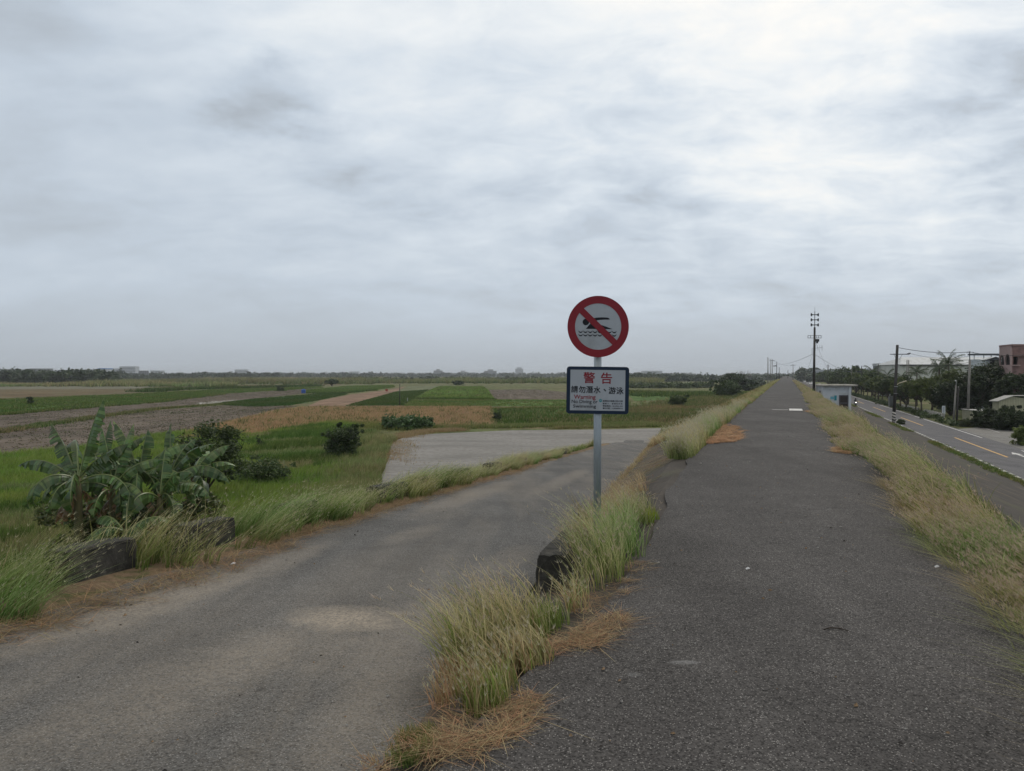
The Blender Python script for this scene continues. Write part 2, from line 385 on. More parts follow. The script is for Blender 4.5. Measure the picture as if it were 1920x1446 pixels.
# ------------------------------------------------------------------ the ground and its fields
def ground_mat(name, c1, c2, scale=.15, c3=None, rows=None, fine=1.3):
    t = NT(name); v = t.pos()
    a = t.noise(v, scale, 6, .62); b = t.noise(v, fine, 5, .7)
    k = t.mix(t.ramp(a, [(.33, 0.0), (.67, 1.0)]), c1, c2)
    if c3: k = t.mix(t.ramp(t.noise(v, scale * 2.3, 6, .65, .5), [(.52, 0.0), (.64, 1.0)]), k, c3)
    k = t.mix(1.0, k, t.ramp(b, [(.25, .68), (.75, 1.3)]), 'MULTIPLY')
    if rows:
        ang, sp, cr, amt = rows
        w = t.n('ShaderNodeTexWave', wave_type='BANDS', bands_direction='X'); t.l(t.pos(ang), w.inputs['Vector'])
        w.inputs['Scale'].default_value = .314 / sp; w.inputs['Distortion'].default_value = .6; w.inputs['Detail'].default_value = 2
        w.inputs['Detail Scale'].default_value = .4
        k = t.mix(t.m('MULTIPLY', t.ramp(w.outputs['Fac'], [(.45, 0.0), (.75, 1.0)]), amt), k, cr)
    k = t.mix(1.0, k, t.ramp(t.noise(t.pos(R(-62), (1, .05, 1)), .55, 5, .65), [(.3, .72), (.7, 1.3)]), 'MULTIPLY')
    k = t.mix(1.0, k, t.ramp(t.noise(v, .09, 6, .7, .6), [(.3, .75), (.7, 1.25)]), 'MULTIPLY')
    t.col(k); t.rough(.95); t.b.inputs['Specular IOR Level'].default_value = .05
    t.bump(b, .08, .6)
    return t.mat
GM = {
 'rough': ground_mat('rough_ground', (.075, .095, .035), (.125, .125, .06), .03, (.16, .125, .075)),
 'green': ground_mat('green_crop_soil', (.06, .105, .03), (.10, .155, .045), .06),
 'bright': ground_mat('bright_crop_soil', (.085, .15, .035), (.12, .19, .05), .05),
 'dark': ground_mat('dark_crop_soil', (.035, .07, .028), (.055, .095, .035), .08),
 'plough': ground_mat('ploughed_soil', (.105, .088, .072), (.14, .115, .092), .07, None, (R(-62), .9, (.085, .07, .056), .6)),
 'bare': ground_mat('bare_red_soil', (.17, .115, .08), (.21, .15, .105), .05, None, (R(-35), 1.6, (.16, .10, .07), .5)),
 'straw': ground_mat('dry_grass_soil', (.23, .145, .07), (.27, .19, .10), .09, (.12, .13, .05)),
 'rows': ground_mat('row_crop_soil', (.11, .125, .07), (.13, .14, .08), .07),
 'grey': ground_mat('grey_field_soil', (.13, .125, .095), (.16, .15, .115), .05, None, (R(-62), 2.0, (.11, .12, .07), .5)),
 'tan': ground_mat('tan_field_soil', (.12, .08, .045), (.10, .09, .05), .03, (.13, .12, .07)),
}
GM['white'] = ground_mat('torn_plastic_sheet', (.16, .14, .115), (.34, .33, .30), .4, (.6, .59, .56), None, 1.5)
g = MB(); N_ = 48; rr = [0, 60, 200, 800, 3000, 9000]
for i in range(5):
    for k in range(N_):
        a0, a1 = 2 * math.pi * k / N_, 2 * math.pi * (k + 1) / N_
        if i == 0: g.add([(0, 0, GZ - .06), (rr[1] * math.cos(a0), rr[1] * math.sin(a0), GZ - .06), (rr[1] * math.cos(a1), rr[1] * math.sin(a1), GZ - .06)], [(0, 1, 2)])
        else: g.add([(rr[i + j] * math.cos(a), rr[i + j] * math.sin(a), GZ - .06) for j, a in ((0, a0), (1, a0), (1, a1), (0, a1))], [(0, 1, 2, 3)])
tag(g.build('ground', GM['rough']), kind='structure')
layer = [0]
def field(mat, px, name='field'):
    layer[0] += 1; z = GZ - .05 + .0015 * layer[0]
    pts = [P(x, y, GZ) for x, y in px]; pts = [(p.x, p.y, z) for p in pts]
    m = MB(); m.poly(pts)
    tag(m.build(name, GM[mat]), kind='structure'); return pts
field('grey', [(-300, 735), (-300, 724), (240, 722.5), (300, 724), (250, 731)])
field('tan', [(-300, 752), (-300, 731), (250, 729), (330, 724), (640, 719), (640, 722), (420, 727), (200, 741), (-20, 749)])
f_green = field('green', [(-300, 792), (-300, 755), (0, 749), (200, 741), (420, 730), (600, 725), (606, 727), (420, 738), (300, 753), (100, 768), (0, 777)])
f_p1 = field('plough', [(-300, 815), (-300, 792), (0, 777.5), (100, 768.5), (300, 753.5), (420, 738.5), (606, 727.5), (646, 730), (480, 747), (430, 757), (290, 765), (160, 783), (0, 807)])
f_p2 = field('plough', [(-300, 905), (-300, 824), (0, 812), (160, 787), (290, 769), (430, 758.5), (560, 761), (520, 768), (340, 808), (150, 840), (0, 858)])
f_dark = field('dark', [(400, 757), (480, 747.5), (560, 741), (626, 736), (652, 739), (600, 750), (545, 760), (480, 762.5), (430, 760)])
field('white', [(366, 758), (376, 754), (442, 749.2), (446, 750), (400, 756.5)])
f_g2 = field('green', [(572, 737), (576, 731), (650, 724), (738, 722), (740, 726), (700, 732), (648, 737)])
field('bare', [(575, 762), (600, 751), (656, 740), (730, 731), (762, 724), (742, 735), (700, 747), (650, 761)])
f_rows = field('rows', [(648, 761), (700, 748), (742, 735.5), (766, 724), (822, 724), (803, 732), (778, 746), (757, 760)])
f_bright = field('bright', [(778, 746.5), (804, 732), (824, 724), (905, 724.5), (914, 731), (926, 748)])
f_p3 = field('plough', [(928, 748), (917, 731), (1000, 730), (1062, 735), (1062, 748)])
f_g3 = field('green', [(757, 761), (772, 749), (1062, 750), (1180, 752), (1180, 762)])
f_straw = field('straw', [(330, 824), (345, 810), (525, 768.5), (570, 763.5), (920, 763), (930, 800), (780, 804), (640, 790), (560, 800), (480, 814), (420, 818)])
field('bare', [(800, 802), (828, 768), (900, 765), (910, 801)])
f_g4 = field('green', [(918, 766), (1062, 764), (1180, 766), (1200, 797), (926, 799)])
field('green', [(1180, 742), (1210, 736), (1330, 738), (1300, 747), (1190, 752)])
f_lawn = field('bright', [(1290, 748), (1330, 741), (1410, 733), (1440, 727), (1424, 737), (1370, 747)])

# ------------------------------------------------------------------ dike, ramp, concrete yard, road
def station(a, b):
    out = [a]; 
    while out[-1] < b: out.append(out[-1] + (1.0 if -10 <= out[-1] < 90 else max(1.5, abs(out[-1]) * .04)))
    return out
concrete = NT('dike_slope_concrete')
v = concrete.pos(); vs = concrete.pos(AL + R(20), (1.0, .16, 1))
k = concrete.ramp(concrete.noise(v, 1.1, 7, .68), [(.3, (.038, .033, .028)), (.7, (.075, .065, .055))])
k = concrete.mix(concrete.ramp(concrete.noise(vs, 1.3, 7, .65), [(.56, 0.0), (.7, .75)]), k, (.17, .125, .085))
k = concrete.mix(concrete.ramp(concrete.noise(v, .35, 5, .6), [(.52, 0.0), (.66, .6)]), k, (.075, .08, .04))
concrete.col(k); concrete.rough(.95); concrete.bump(concrete.noise(v, 9, 5, .7), .03, .6)
stn = station(-34, 1900); cols_ = []
for u in stn:
    vr, s = vR(u); z = zr(s); ve = vE(u)
    vm = min(ve - .02, vr + .28) if vr > ve - .6 else ve - .32
    sm = min(1, max(0, (u - 6) / 7)); sm = sm * sm * (3 - 2 * sm)
    cols_.append([D(u, vr - 2.2, z - 1.3 if z > -4 else -5.6), D(u, vr - .02, z - .02), D(u, vm + (max(vr, vm - .25) - vm) * (1 - sm), -.03 * sm + min(-.01, z + .06) * (1 - sm)), D(u, max(vm, ve - .12), -.012), D(u, ve + .03, -.012),
                  D(u, 1.72, -.012), D(u, 2.25, -.03), D(u, 4.3, -1.5), D(u, 5.5, -2.42), D(u, 5.62, -2.38), D(u, 5.85, -2.38), D(u, 5.9, -2.5),
                  D(u, 12.4, -4.7), D(u, 13.3, -4.86), D(u, 13.62, -4.86), D(u, 13.66, -5.4)])
m = MB(); nc = len(cols_[0])
m.add([p for r_ in cols_ for p in r_], [(i * nc + j, i * nc + j + 1, (i + 1) * nc + j + 1, (i + 1) * nc + j) for i in range(len(stn) - 1) for j in range(nc - 1)])
soil = ground_mat('verge_soil', (.13, .095, .065), (.20, .145, .095), 1.2, (.09, .10, .045), None, 14)
tag(m.build('dike_embankment', [concrete.mat]), kind='structure')
def sheet(name, mat, stations, fn):                # fn(u) -> list of points across
    rows = [fn(u) for u in stations]; nc = len(rows[0]); m = MB()
    m.add([p for r_ in rows for p in r_], [(i * nc + j, i * nc + j + 1, (i + 1) * nc + j + 1, (i + 1) * nc + j) for i in range(len(rows) - 1) for j in range(nc - 1)])
    return tag(m.build(name, mat), kind='structure')
fines = [-34 + i for i in range(26)] + [-8 + .25 * i for i in range(152)] + [u for u in stn if u > 30]
def edge(u): return .05 * math.sin(u * 2.3) * math.sin(u * .71 + 1) + .008 * math.sin(u * 7.1)
path_mat = asphalt('path_asphalt', (.054, .051, .0492), .9, (.22, .21, .20), (.20, .20, .20), 0, 0.0, [(P(1285, 1253).x, P(1285, 1253).y, .11, .035, .8), (P(1190, 1275).x, P(1190, 1275).y, .05, .04, .5)])
sheet('path', path_mat, fines, lambda u: [D(u, vE(u) + edge(u), -.02), D(u, vE(u) + edge(u), .022), D(u, -.3, .035), D(u, 1.70 + edge(u + 9), .022), D(u, 1.70 + edge(u + 9), -.02)])
p_ = P(645, 1165, -.25); q_ = P(790, 1000, -.3); w_ = P(280, 1110, -.2)
def to_ramp(px, py):
    lo, hi = -6.0, 0.0
    for _ in range(30):
        z = (lo + hi) / 2; p = P(px, py, z); s = p.x * math.sin(BE) + p.y * math.cos(BE)
        if zr(s) > z: lo = z
        else: hi = z
    return P(px, py, z)
sp = [(p.x, p.y, rx, ry, a) for p, rx, ry, a in ((to_ramp(648, 1165), .5, .42, .95), (to_ramp(560, 1215), .4, .9, .35), (to_ramp(780, 1003), .3, 1.2, .35), (to_ramp(940, 1060), .3, 1.5, .4), (to_ramp(230, 1150), .5, 1.6, .5),
      (to_ramp(330, 1300), .45, 1.4, .5), (to_ramp(740, 1190), .35, 1.2, .4), (to_ramp(420, 1090), .35, 2.5, .55), (to_ramp(720, 1310), .3, .9, .35), (to_ramp(900, 925), .5, 5, .5), (to_ramp(1060, 900), .4, 6, .5))]
ramp_mat = asphalt('ramp_asphalt', (.080, .0785, .076), .75, (.23, .225, .215), (.30, .258, .205), BE, .34, [(x, y, rx, ry, a * (.95 if i == 0 else .7)) for i, (x, y, rx, ry, a) in enumerate(sp)])
sheet('ramp_road', ramp_mat, [-34 + .5 * i for i in range(221)], lambda s: [S(s, -4.62 + edge(s) * 2, zr(s) - .012), S(s, -4.62 + edge(s) * 2, zr(s) + .012), S(s, -2.9, zr(s) + .03), S(s, -1.16 + edge(s + 5), zr(s) + .012), S(s, -1.16 + edge(s + 5), zr(s) - .2)])
sheet('ramp_bank', soil, [-34 + .5 * i for i in range(204)], lambda s: [S(s, -4.3, zr(s) - .05), S(s, -4.66, zr(s) + .006), S(s, -5.0, zr(s) + .04), S(s, -5.4, zr(s) - .02)] + [S(s, -5.4 - 1.4 * (zr(s) + 5.1) * f, zr(s) - .02 - (zr(s) + 5.08) * f) for f in (.33, .66, 1.0)])
yard_t = NT('yard_concrete'); v = yard_t.pos(); vs = yard_t.pos(R(-12), (.35, 1.0, 1))
k = yard_t.ramp(yard_t.noise(vs, .35, 7, .65), [(.30, (.135, .13, .12)), (.68, (.235, .225, .21))])
k = yard_t.mix(yard_t.ramp(yard_t.noise(v, 1.6, 6, .7), [(.48, 0.0), (.62, .75)]), k, (.13, .118, .10))
yard_t.col(k); yard_t.rough(.9)
m = MB(); m.poly([(p.x, p.y, GZ + .02) for p in [P(x, y, GZ + .02) for x, y in [(704, 930), (712, 900), (724, 872), (733, 850), (728, 836), (748, 824), (762, 819), (800, 814), (870, 811), (960, 807), (1130, 805.5), (1240, 803), (1226, 829), (1200, 850), (1040, 862), (960, 880), (860, 915), (780, 950)]]])
tag(m.build('concrete_yard', yard_t.mat), kind='structure')

road_t = asphalt('road_asphalt', (.105, .103, .108), .25, (.2, .2, .2), (.15, .145, .14), AL, .5)
RZ = GZ + .02
sheet('road', road_t, [u for u in stn if u > 5], lambda u: [D(u, 13.7, RZ), D(u, 19.6, RZ)])
lot = asphalt('side_yard_concrete', (.17, .165, .155), .2, (.25, .24, .23), (.24, .22, .19), AL, .5)
m = MB(); m.poly([D(40, 19.55, RZ - .01), D(62, 34, RZ - .01), D(76, 38, RZ - .01), D(90, 36, RZ - .01), D(110, 24, RZ - .01), D(104, 19.55, RZ - .01)])
tag(m.build('side_yard', lot), kind='structure')
white_paint = simple('white_road_paint', (.55, .54, .52), .7, .2, 6, (.3, .29, .28), local=False)
yellow_paint = simple('yellow_road_paint', (.50, .30, .085), .7, .2, 6, (.28, .2, .11), local=False)
def strip(name, mat, u0, u1, v0, v1, z, step=8):
    n = max(1, int((u1 - u0) / step)); us = [u0 + (u1 - u0) * i / n for i in range(n + 1)]
    return sheet(name, mat, us, lambda u: [D(u, v0, z), D(u, v1, z)])
Z1 = RZ + .006
strip('edge_line_marking', white_paint, 90, 1500, 19.1, 19.25, Z1)
strip('edge_line_marking', white_paint, 40, 76, 19.1, 19.25, Z1)
strip('edge_line_marking', white_paint, 30, 1500, 13.98, 14.11, Z1)
for a in range(12): strip('centre_line_marking', yellow_paint, 69.5 + 39.5 * a, 89.5 + 39.5 * a, 16.48, 16.68, Z1)
def arrow(u, v, d, L=5.0):
    pts = [(-L / 2, -.1), (L * .1, -.1), (L * .1, -.38), (L / 2, 0), (L * .1, .38), (L * .1, .1), (-L / 2, .1)]
    m = MB(); m.poly([D(u + d * a, v + b, Z1) for a, b in pts]); tag(m.build('arrow_marking', white_paint), kind='structure')
p = toD(P(1887, 853, GZ)); arrow(p[0], 17.95, 1, 4.5)
p = toD(P(1684, 789, GZ)); arrow(p[0], p[1], -1, 4.5)
p = toD(P(1868, 810, GZ)); strip('lot_line_marking', white_paint, p[0] - 1, p[0] + 5, p[1], p[1] + .15, Z1)
q = toD(P(1482, 770)); strip('path_marking', white_paint, q[0] - .9, q[0] + 1.0, q[1] - .05, q[1] + .50, .045)
q = toD(P(1450, 770)); strip('path_marking', white_paint, q[0] - .12, q[0] + .12, q[1] - .05, q[1] + .62, .045)

# kerb along the near side of the road: painted black and white
kt = NT('black_white_kerb_paint'); w = kt.n('ShaderNodeTexWave', wave_type='BANDS', bands_direction='Y', wave_profile='SIN')
kt.l(kt.pos(AL), w.inputs['Vector']); w.inputs['Scale'].default_value = .314 / 1.6
k = kt.mix(kt.m('GREATER_THAN', w.outputs['Fac'], .5), (.05, .05, .048), (.55, .54, .5))
k = kt.mix(kt.ramp(kt.noise(kt.pos(), .5, 6, .7), [(.45, 0.0), (.6, .85)]), k, (.07, .07, .05))
kt.col(k); kt.rough(.85)
m = MB(); us = [u for u in stn if 25 < u < 1500]
for a, b in zip(us, us[1:]):
    q = [D(a, 13.6), D(a, 13.82), D(b, 13.82), D(b, 13.6)]
    m.add([(p.x, p.y, z) for z in (-5.2, -4.85) for p in q], [(4, 5, 6, 7), (0, 1, 5, 4), (1, 2, 6, 5), (2, 3, 7, 6), (3, 0, 4, 7)])
tag(m.build('road_kerb', kt.mat), kind='structure')

# ------------------------------------------------------------------ grass
def vec_dv(a): return np.array(D(0, a)[:3])      # a metres to the right of the dike
def vec_du(a): return np.array(D(a, 0)[:3])
def grass(name, cen, per, spread, h, lean, leanj, width, pal, heads=0.0, headc=(.46, .42, .30), segs=3, droop=0.0, power=1.8, hs=.045):
    """cen (N,3) tuft centres; pal list of (base, tip, weight)"""
    cen = np.asarray(cen, float); n = len(cen); N = n * per
    c = np.repeat(cen, per, 0); a = rng.uniform(0, 6.283, N); r = spread * np.sqrt(rng.random(N))
    off = np.stack([np.cos(a) * r, np.sin(a) * r, np.zeros(N)], 1)
    hh = np.repeat(rng.uniform(.65, 1.25, n), per) * rng.uniform(.45, 1.1, N) * (h if np.isscalar(h) else np.repeat(h, per))
    tl = np.repeat(rng.normal(0, .35, (n, 1)), per, 0)
    lv = (np.asarray(lean)[None] if np.ndim(lean) == 1 else np.repeat(lean, per, 0)) * (1 + tl) + off * 1.6 * (hh[:, None] / (spread * 3 + .25)) * .5 + rng.normal(0, leanj, (N, 3)) * A(1, 1, 0)
    lv = lv * hh[:, None]; lv[:, 2] = -droop * np.linalg.norm(lv, axis=1)
    w = np.array([p[2] for p in pal], float); idx = rng.choice(len(pal), N, p=w / w.sum())
    tone = np.repeat(rng.uniform(.75, 1.22, n), per)[:, None]
    cb = np.array([p[0] for p in pal])[idx] * rng.uniform(.6, 1.3, (N, 1)) * tone; ct = np.array([p[1] for p in pal])[idx] * rng.uniform(.75, 1.25, (N, 1)) * tone
    hue = np.repeat(vn(cen[:, 0], cen[:, 1], max(.5, spread * 7), 77) * .7 + rng.random(n) * .3, per)[:, None]      # greener and drier patches
    if name == 'dry_grass': hue = hue * .12 + .15
    if name == 'meadow_grass': hue = hue * .6 + .45
    tint = A(1.16, 1.0, .92) * (1 - hue) + A(.66, .95, .62) * hue; cb = cb * tint * (.6 + .4 * tint); ct = ct * tint
    b = blades(c + off, hh, lv, width * rng.uniform(.6, 1.4, N), cb, ct, segs, power); parts = [b[:3]]
    if heads > 0:
        k = np.where(rng.random(N) < heads)[0]; m_ = len(k) * 4; root = np.repeat(b[3][k], 4, 0)
        az = rng.uniform(0, 6.283, m_); ln = np.stack([np.cos(az), np.sin(az), np.zeros(m_)], 1) * hs * rng.uniform(.3, 1, (m_, 1)) + np.repeat(lv[k], 4, 0) * .06
        hb = blades(root - A(0, 0, hs * .4), np.full(m_, hs * 1.3) * rng.uniform(.4, 1.2, m_), ln, width * .8, jit(headc, m_, .25), jit(headc, m_, .25), 1)
        parts.append(hb[:3])
    v_, q_, c_ = join(parts)
    return tag(mesh_np(name, v_, q_, GRASS, c_), kind='stuff')
GR, DK, ST, PA, RU, OL = G_GREEN, G_DARK, G_STRAW, G_PALE, G_RUST, G_OLIVE
PAL_R = [(OL, ST, 3.5), (GR, PA, 4), (ST, PA, 2), (RU, ST, 1), (GR, OL * 1.2, 3), (DK, GR, 2)]
# right verge of the dike path
def right_verge(u0, u1, dens, per, w, seg, lo=None, hi=2.1, h=.38):
    n = int((u1 - u0) * dens); u = rng.uniform(u0, u1, n); t = rng.random(n) ** .9; lo = np.interp(u, [3, 6, 10, 17, 33, 60, 120], [1.45, 1.4, 1.32, 1.12, 1.0, 1.25, 1.5])
    wob = .06 * np.sin(u * 1.3) + .05 * np.sin(u * .47 + 2)
    v = lo + wob + (hi - lo - wob * .5) * t
    gap = vn(u, v, 1.6, 3)
    keep = (gap > .16) | (v > lo + .25); u, v, lo = u[keep], v[keep], lo[keep]
    c = np.array([D(a, b, .02 if b < 1.72 else -.01 if b < 2.25 else -.06) for a, b in zip(u, v)])
    hh = h * (.55 + .6 * (v - lo) / (hi - lo)) * (.6 + .75 * vn(u, v, 1.1, 5))
    grass('verge_grass', c, per, .07, hh, vec_dv(-.62) + vec_du(.25), .24, w, PAL_R, heads=.5, headc=(.44, .35, .26), segs=seg, hs=.03)
right_verge(2.6, 9, 84, 17, .0075, 4); right_verge(9, 22, 62, 16, .010, 3); right_verge(22, 60, 40, 18, .014, 2, None, 2.3, .33); right_verge(60, 220, 9, 14, .035, 2, None, 2.4, .30)
# sparse droopy stalks hanging over the edge of the path
u = rng.uniform(2.8, 12, 220); c = np.array([D(a, 1.36 + .05 * math.sin(a * 1.3) + random.uniform(-.12, .1), .03) for a in u])
grass('verge_grass', c, 10, .08, np.full(220, .17), vec_dv(-1.6), .5, .004, [(ST, ST, 3), (OL, ST, 2), (RU, ST, 1)], segs=3)
# left verge of the dike path: the tall pale clump and the thin line beyond
u = 14.5 + 12.5 * rng.random(430) ** 1.2; v = np.array([vE(a) - .02 - abs(random.gauss(0, .2)) - .12 * min(1, max(0, (a - 14.5) / 8)) for a in u])
c = np.array([D(a, b, -.02 - max(0, (-b - 2.2)) * .4) for a, b in zip(u, v)])
grass('verge_grass', c, 26, .08, np.full(len(u), .50), vec_dv(-.28) + vec_du(-.05), .16, .009, [(OL, PA, 4), (GR, PA, 3), (PA, PA, 2)], heads=.5, headc=(.46, .42, .31), hs=.06)
u = rng.uniform(27, 44, 170); c = np.array([D(a, vE(a) - .15 - abs(random.gauss(0, .25)), -.05) for a in u])
grass('verge_grass', c, 24, .08, np.full(len(u), .32), vec_dv(-.3), .2, .014, [(OL, PA, 4), (GR, PA, 3), (ST, ST, 2)], heads=.4, hs=.05)
u = 44 + rng.random(900) ** 1.5 * 240; c = np.array([D(a, vE(a) - .1 - abs(random.gauss(0, .4)), -.08) for a in u])
grass('verge_grass', c, 12, .15, np.full(len(u), .34), vec_dv(-.3), .25, .035, [(OL, ST, 4), (GR, PA, 2), (RU, ST, 2)], segs=2)
# left verge of the ramp, with the wind in it
def ramp_verge(s0, s1, dens, per, w, seg, h, pal, lo=-5.8, hi=-4.75, lean=.62):
    n = int((s1 - s0) * dens); s_ = rng.uniform(s0, s1, n); w_ = lo + (hi - lo) * rng.beta(1.3, 1.4, n) + .12 * np.sin(s_ * 1.9)
    keep = vn(s_, w_, 1.1, 8) > .2
    for a0, a1 in ((5.6, 6.42), (6.95, 8.2)): keep &= ~((s_ > a0) & (s_ < a1) & (w_ > -5.6) & (rng.random(n) < .88))
    s_, w_ = s_[keep], w_[keep]
    c = np.array([S(a, b, zr(a) + .02 - max(0, (-b - 5.4)) * .7) for a, b in zip(s_, w_)])
    hh = h * (.7 + .55 * vn(s_, w_, 1.7, 9)) * (1 - .35 * np.clip((w_ + 5.0) / .4, 0, 1))
    ln = np.array(S(.18, lean)[:3])
    grass('verge_grass', c, per, .075, hh, ln, .24, w, pal, heads=.34, headc=(.46, .43, .28), segs=seg, hs=.026)
PAL_L = [(GR, OL * 1.6, 3), (GR * .8, PA, 3.5), (DK * 1.2, GR * 1.2, 3), (OL, PA * 1.1, 3), (ST * .8, ST, .8)]
ramp_verge(.8, 7.5, 52, 17, .0078, 4, .50, PAL_L, -5.55, -4.42); ramp_verge(7.5, 9.5, 56, 17, .0082, 4, .50, PAL_L, -5.6, -4.55); ramp_verge(9.5, 20, 44, 16, .011, 3, .50, PAL_L, -5.7, -4.7); ramp_verge(20, 40, 30, 18, .014, 2, .46, [(OL, PA, 4), (GR, PA, 3), (ST, PA, 2)]); ramp_verge(40, 62, 26, 18, .022, 2, .45, [(GR, OL, 4), (OL, PA, 2)], -7.5, -5.0, .2)
c = np.array([[q.x, q.y, q.z + .01] for q in [to_ramp(x, y) for x, y in [(random.uniform(-60, 60), random.uniform(1100, 1172)) for _ in range(36)] + [(random.uniform(60, 130), random.uniform(1112, 1132)) for _ in range(4)]]])
grass('verge_grass', c, 22, .08, .42, np.array(S(.35, .75)[:3]), .24, .006, PAL_L, heads=.3, headc=(.44, .42, .28), segs=4, hs=.02)
# dry stalks flattened along the edge of the ramp
n = 1100; s_ = 1 + rng.random(n) ** 1.3 * 26; c = np.array([S(a, (-4.36 if a < 8 else -4.62) + random.gauss(0, .15), zr(a) + .03) for a in s_])
az = rng.uniform(0, 6.283, (n, 1)); ln = np.concatenate([np.cos(az), np.sin(az), np.zeros((n, 1))], 1) * 4
grass('dry_grass', c, 16, .16, np.full(n, .05), ln, 2.5, .005, [(RU * .8, RU, 2), (ST * .6, ST * .75, 3), (RU * .5, ST * .5, 2), (OL * .7, ST * .7, 1)], segs=2, power=1)
# the mound between ramp and path
def mound(pts, per, spread, h, lean, pal, w=.0066, heads=.3, name='verge_grass', leanj=.17, **k):
    c = np.array([[p.x, p.y, 0.01] for p in [P(x, y) for x, y in pts]])
    return grass(name, c, per, spread, h, lean, leanj, w, pal, heads=heads, **k)
def cloud(cx, cy, rx, ry, n, slope=0.0):
    o = []
    while len(o) < n:
        a, b = random.uniform(-1, 1), random.uniform(-1, 1)
        if a * a + b * b < 1: o.append((cx + a * rx, cy + b * ry + slope * a * rx))
    return o
LNM = vec_dv(-.33)
PAL_M = [(GR, PA, 4), (GR, GR * 1.3, 2), (OL, PA, 3), (ST, PA, 1.5)]
mound(cloud(932, 1212, 100, 32, 44, -.42), 24, .085, .36, LNM * 1.3, PAL_M, leanj=.28, heads=.35, headc=(.45, .38, .28), hs=.03)
mound(cloud(1028, 1182, 32, 16, 12, -.4), 28, .07, .21, LNM * .6, [(GR * 1.0, GR * 1.3, 4), (GR, PA, 2)], heads=.15, hs=.03)
mound(cloud(1150, 1055, 55, 45, 42, -.7), 23, .09, .48, LNM * .7, PAL_M, leanj=.26, heads=.35, headc=(.45, .38, .28), hs=.03)
mound(cloud(1185, 985, 36, 26, 24, -.6), 22, .09, .36, LNM * .6, PAL_M, leanj=.26, heads=.35, headc=(.45, .38, .28), hs=.03)
mound(cloud(1218, 975, 14, 8, 8), 40, .06, .14, LNM * .2, [(A(.24, .24, .04), A(.34, .30, .06), 1)], heads=0)
mound(cloud(955, 1268, 70, 16, 22, -.4), 30, .08, .22, LNM * 1.2, PAL_M + [(RU, ST, 3)], heads=.3, hs=.025, leanj=.3)
mound(cloud(1078, 1128, 20, 22, 9, 0), 20, .08, .24, LNM * .8, PAL_M + [(RU, ST, 4)], heads=.3, hs=.025, leanj=.3)
mound(cloud(1100, 1010, 26, 44, 16, -.4), 18, .08, .34, LNM * 1.8, [(RU, ST, 3), (OL, PA, 3)], heads=.5, hs=.03, leanj=.35)
mound(cloud(925, 1318, 52, 24, 18, -.3), 32, .06, .18, LNM * .5, [(GR, GR * 1.3, 4), (OL, ST, 2), (GR, PA, 1)], heads=.12, hs=.02)
mound(cloud(860, 1300, 35, 40, 16, -.3), 26, .07, .16, LNM, [(RU, ST, 3), (OL, ST, 2)], heads=.2, hs=.02)
mound(cloud(775, 1405, 38, 34, 26, -.6), 60, .04, .05, LNM * .2, [(DK * 1.6, OL * .8, 3), (OL * .7, OL, 2)], heads=0, w=.004)
mound(cloud(760, 1440, 30, 16, 3), 3, .05, .28, LNM, [(OL, ST, 1)], heads=.0, w=.0025)
def mat_of_straw(pts, per, reach, spread, name='dry_grass', w=.0035, zoff=.03, pal=None, h=.03):
    c = np.array([[p.x, p.y, zoff] for p in [P(x, y) for x, y in pts]]); n = len(c)
    az = rng.uniform(0, 6.283, (n, 1)); ln = np.concatenate([np.cos(az), np.sin(az), np.zeros((n, 1))], 1) * reach / max(h, .01)
    return grass(name, c, per, spread, np.full(n, h), ln * .8, reach / h * .55, w, pal or [(RU, RU * 1.15, 3), (ST * .85, PA * .75, 3), (RU * .6, ST * .7, 3)], segs=3, power=1.15)
mat_of_straw(cloud(1120, 1190, 62, 26, 60, -.45) + cloud(1030, 1225, 90, 12, 40, -.35), 18, .16, .07)
mat_of_straw(cloud(930, 1385, 75, 20, 50, -.55) + cloud(830, 1400, 40, 26, 40, -.9) + cloud(960, 1335, 50, 14, 26, -.3) + cloud(880, 1290, 60, 40, 40, -.4), 18, .13, .07)
mat_of_straw(cloud(1088, 1128, 34, 26, 26, -.5) + cloud(1150, 1120, 50, 20, 26, -.6) + cloud(1200, 1070, 30, 14, 12), 14, .13, .06)
mat_of_straw(cloud(740, 1425, 60, 22, 30, -.7), 14, .08, .05)
mat_of_straw(cloud(1365, 815, 26, 17, 420) + cloud(1335, 828, 24, 7, 150), 26, .14, .08, w=.009, h=.035, pal=[(RU * 1.15, RU * 1.25, 4), (ST * .9, ST * .95, 1)])
mat_of_straw(cloud(1592, 846, 30, 8, 190), 26, .14, .08, w=.009, h=.035, pal=[(RU * 1.1, RU * 1.2, 3), (ST, ST, 2)])
mat_of_straw(cloud(1530, 773, 20, 2, 60), 20, .2, .1, w=.02, pal=[(RU * 1.1, RU * 1.2, 3), (ST, ST, 2)])
# brown grass on the dike slope between path and ramp
def slope_pt(u, f):             # f 0 at the crest, 1 at the ramp
    vr, s = vR(u); ve = vE(u) - .32; return D(u, ve + (vr - ve) * f, -.03 + (zr(s) + .03) * f)
c = []
for _ in range(420):
    u = random.uniform(8.2, 13.5); f = random.random() ** .8
    if random.random() < (1.1 - abs(f - .5) - (u - 8.5) / 6): c.append(slope_pt(u, f))
grass('dry_grass', c, 16, .08, .24, np.array(S(.35, -.35)[:3]), .25, .005, [(RU, ST, 4), (ST, PA, 2), (OL, ST, 1)], heads=.4, hs=.025, headc=(.36, .28, .2))
c = []; 
for _ in range(1500):
    u = random.uniform(10, 40); band = math.sin(u * 2.1 + 2.2 * math.sin(u * .6))
    f = random.random()
    if band > random.uniform(-.2, .9): c.append(slope_pt(u + f * 2.0, f * .98) + Vector((0, 0, .02)))
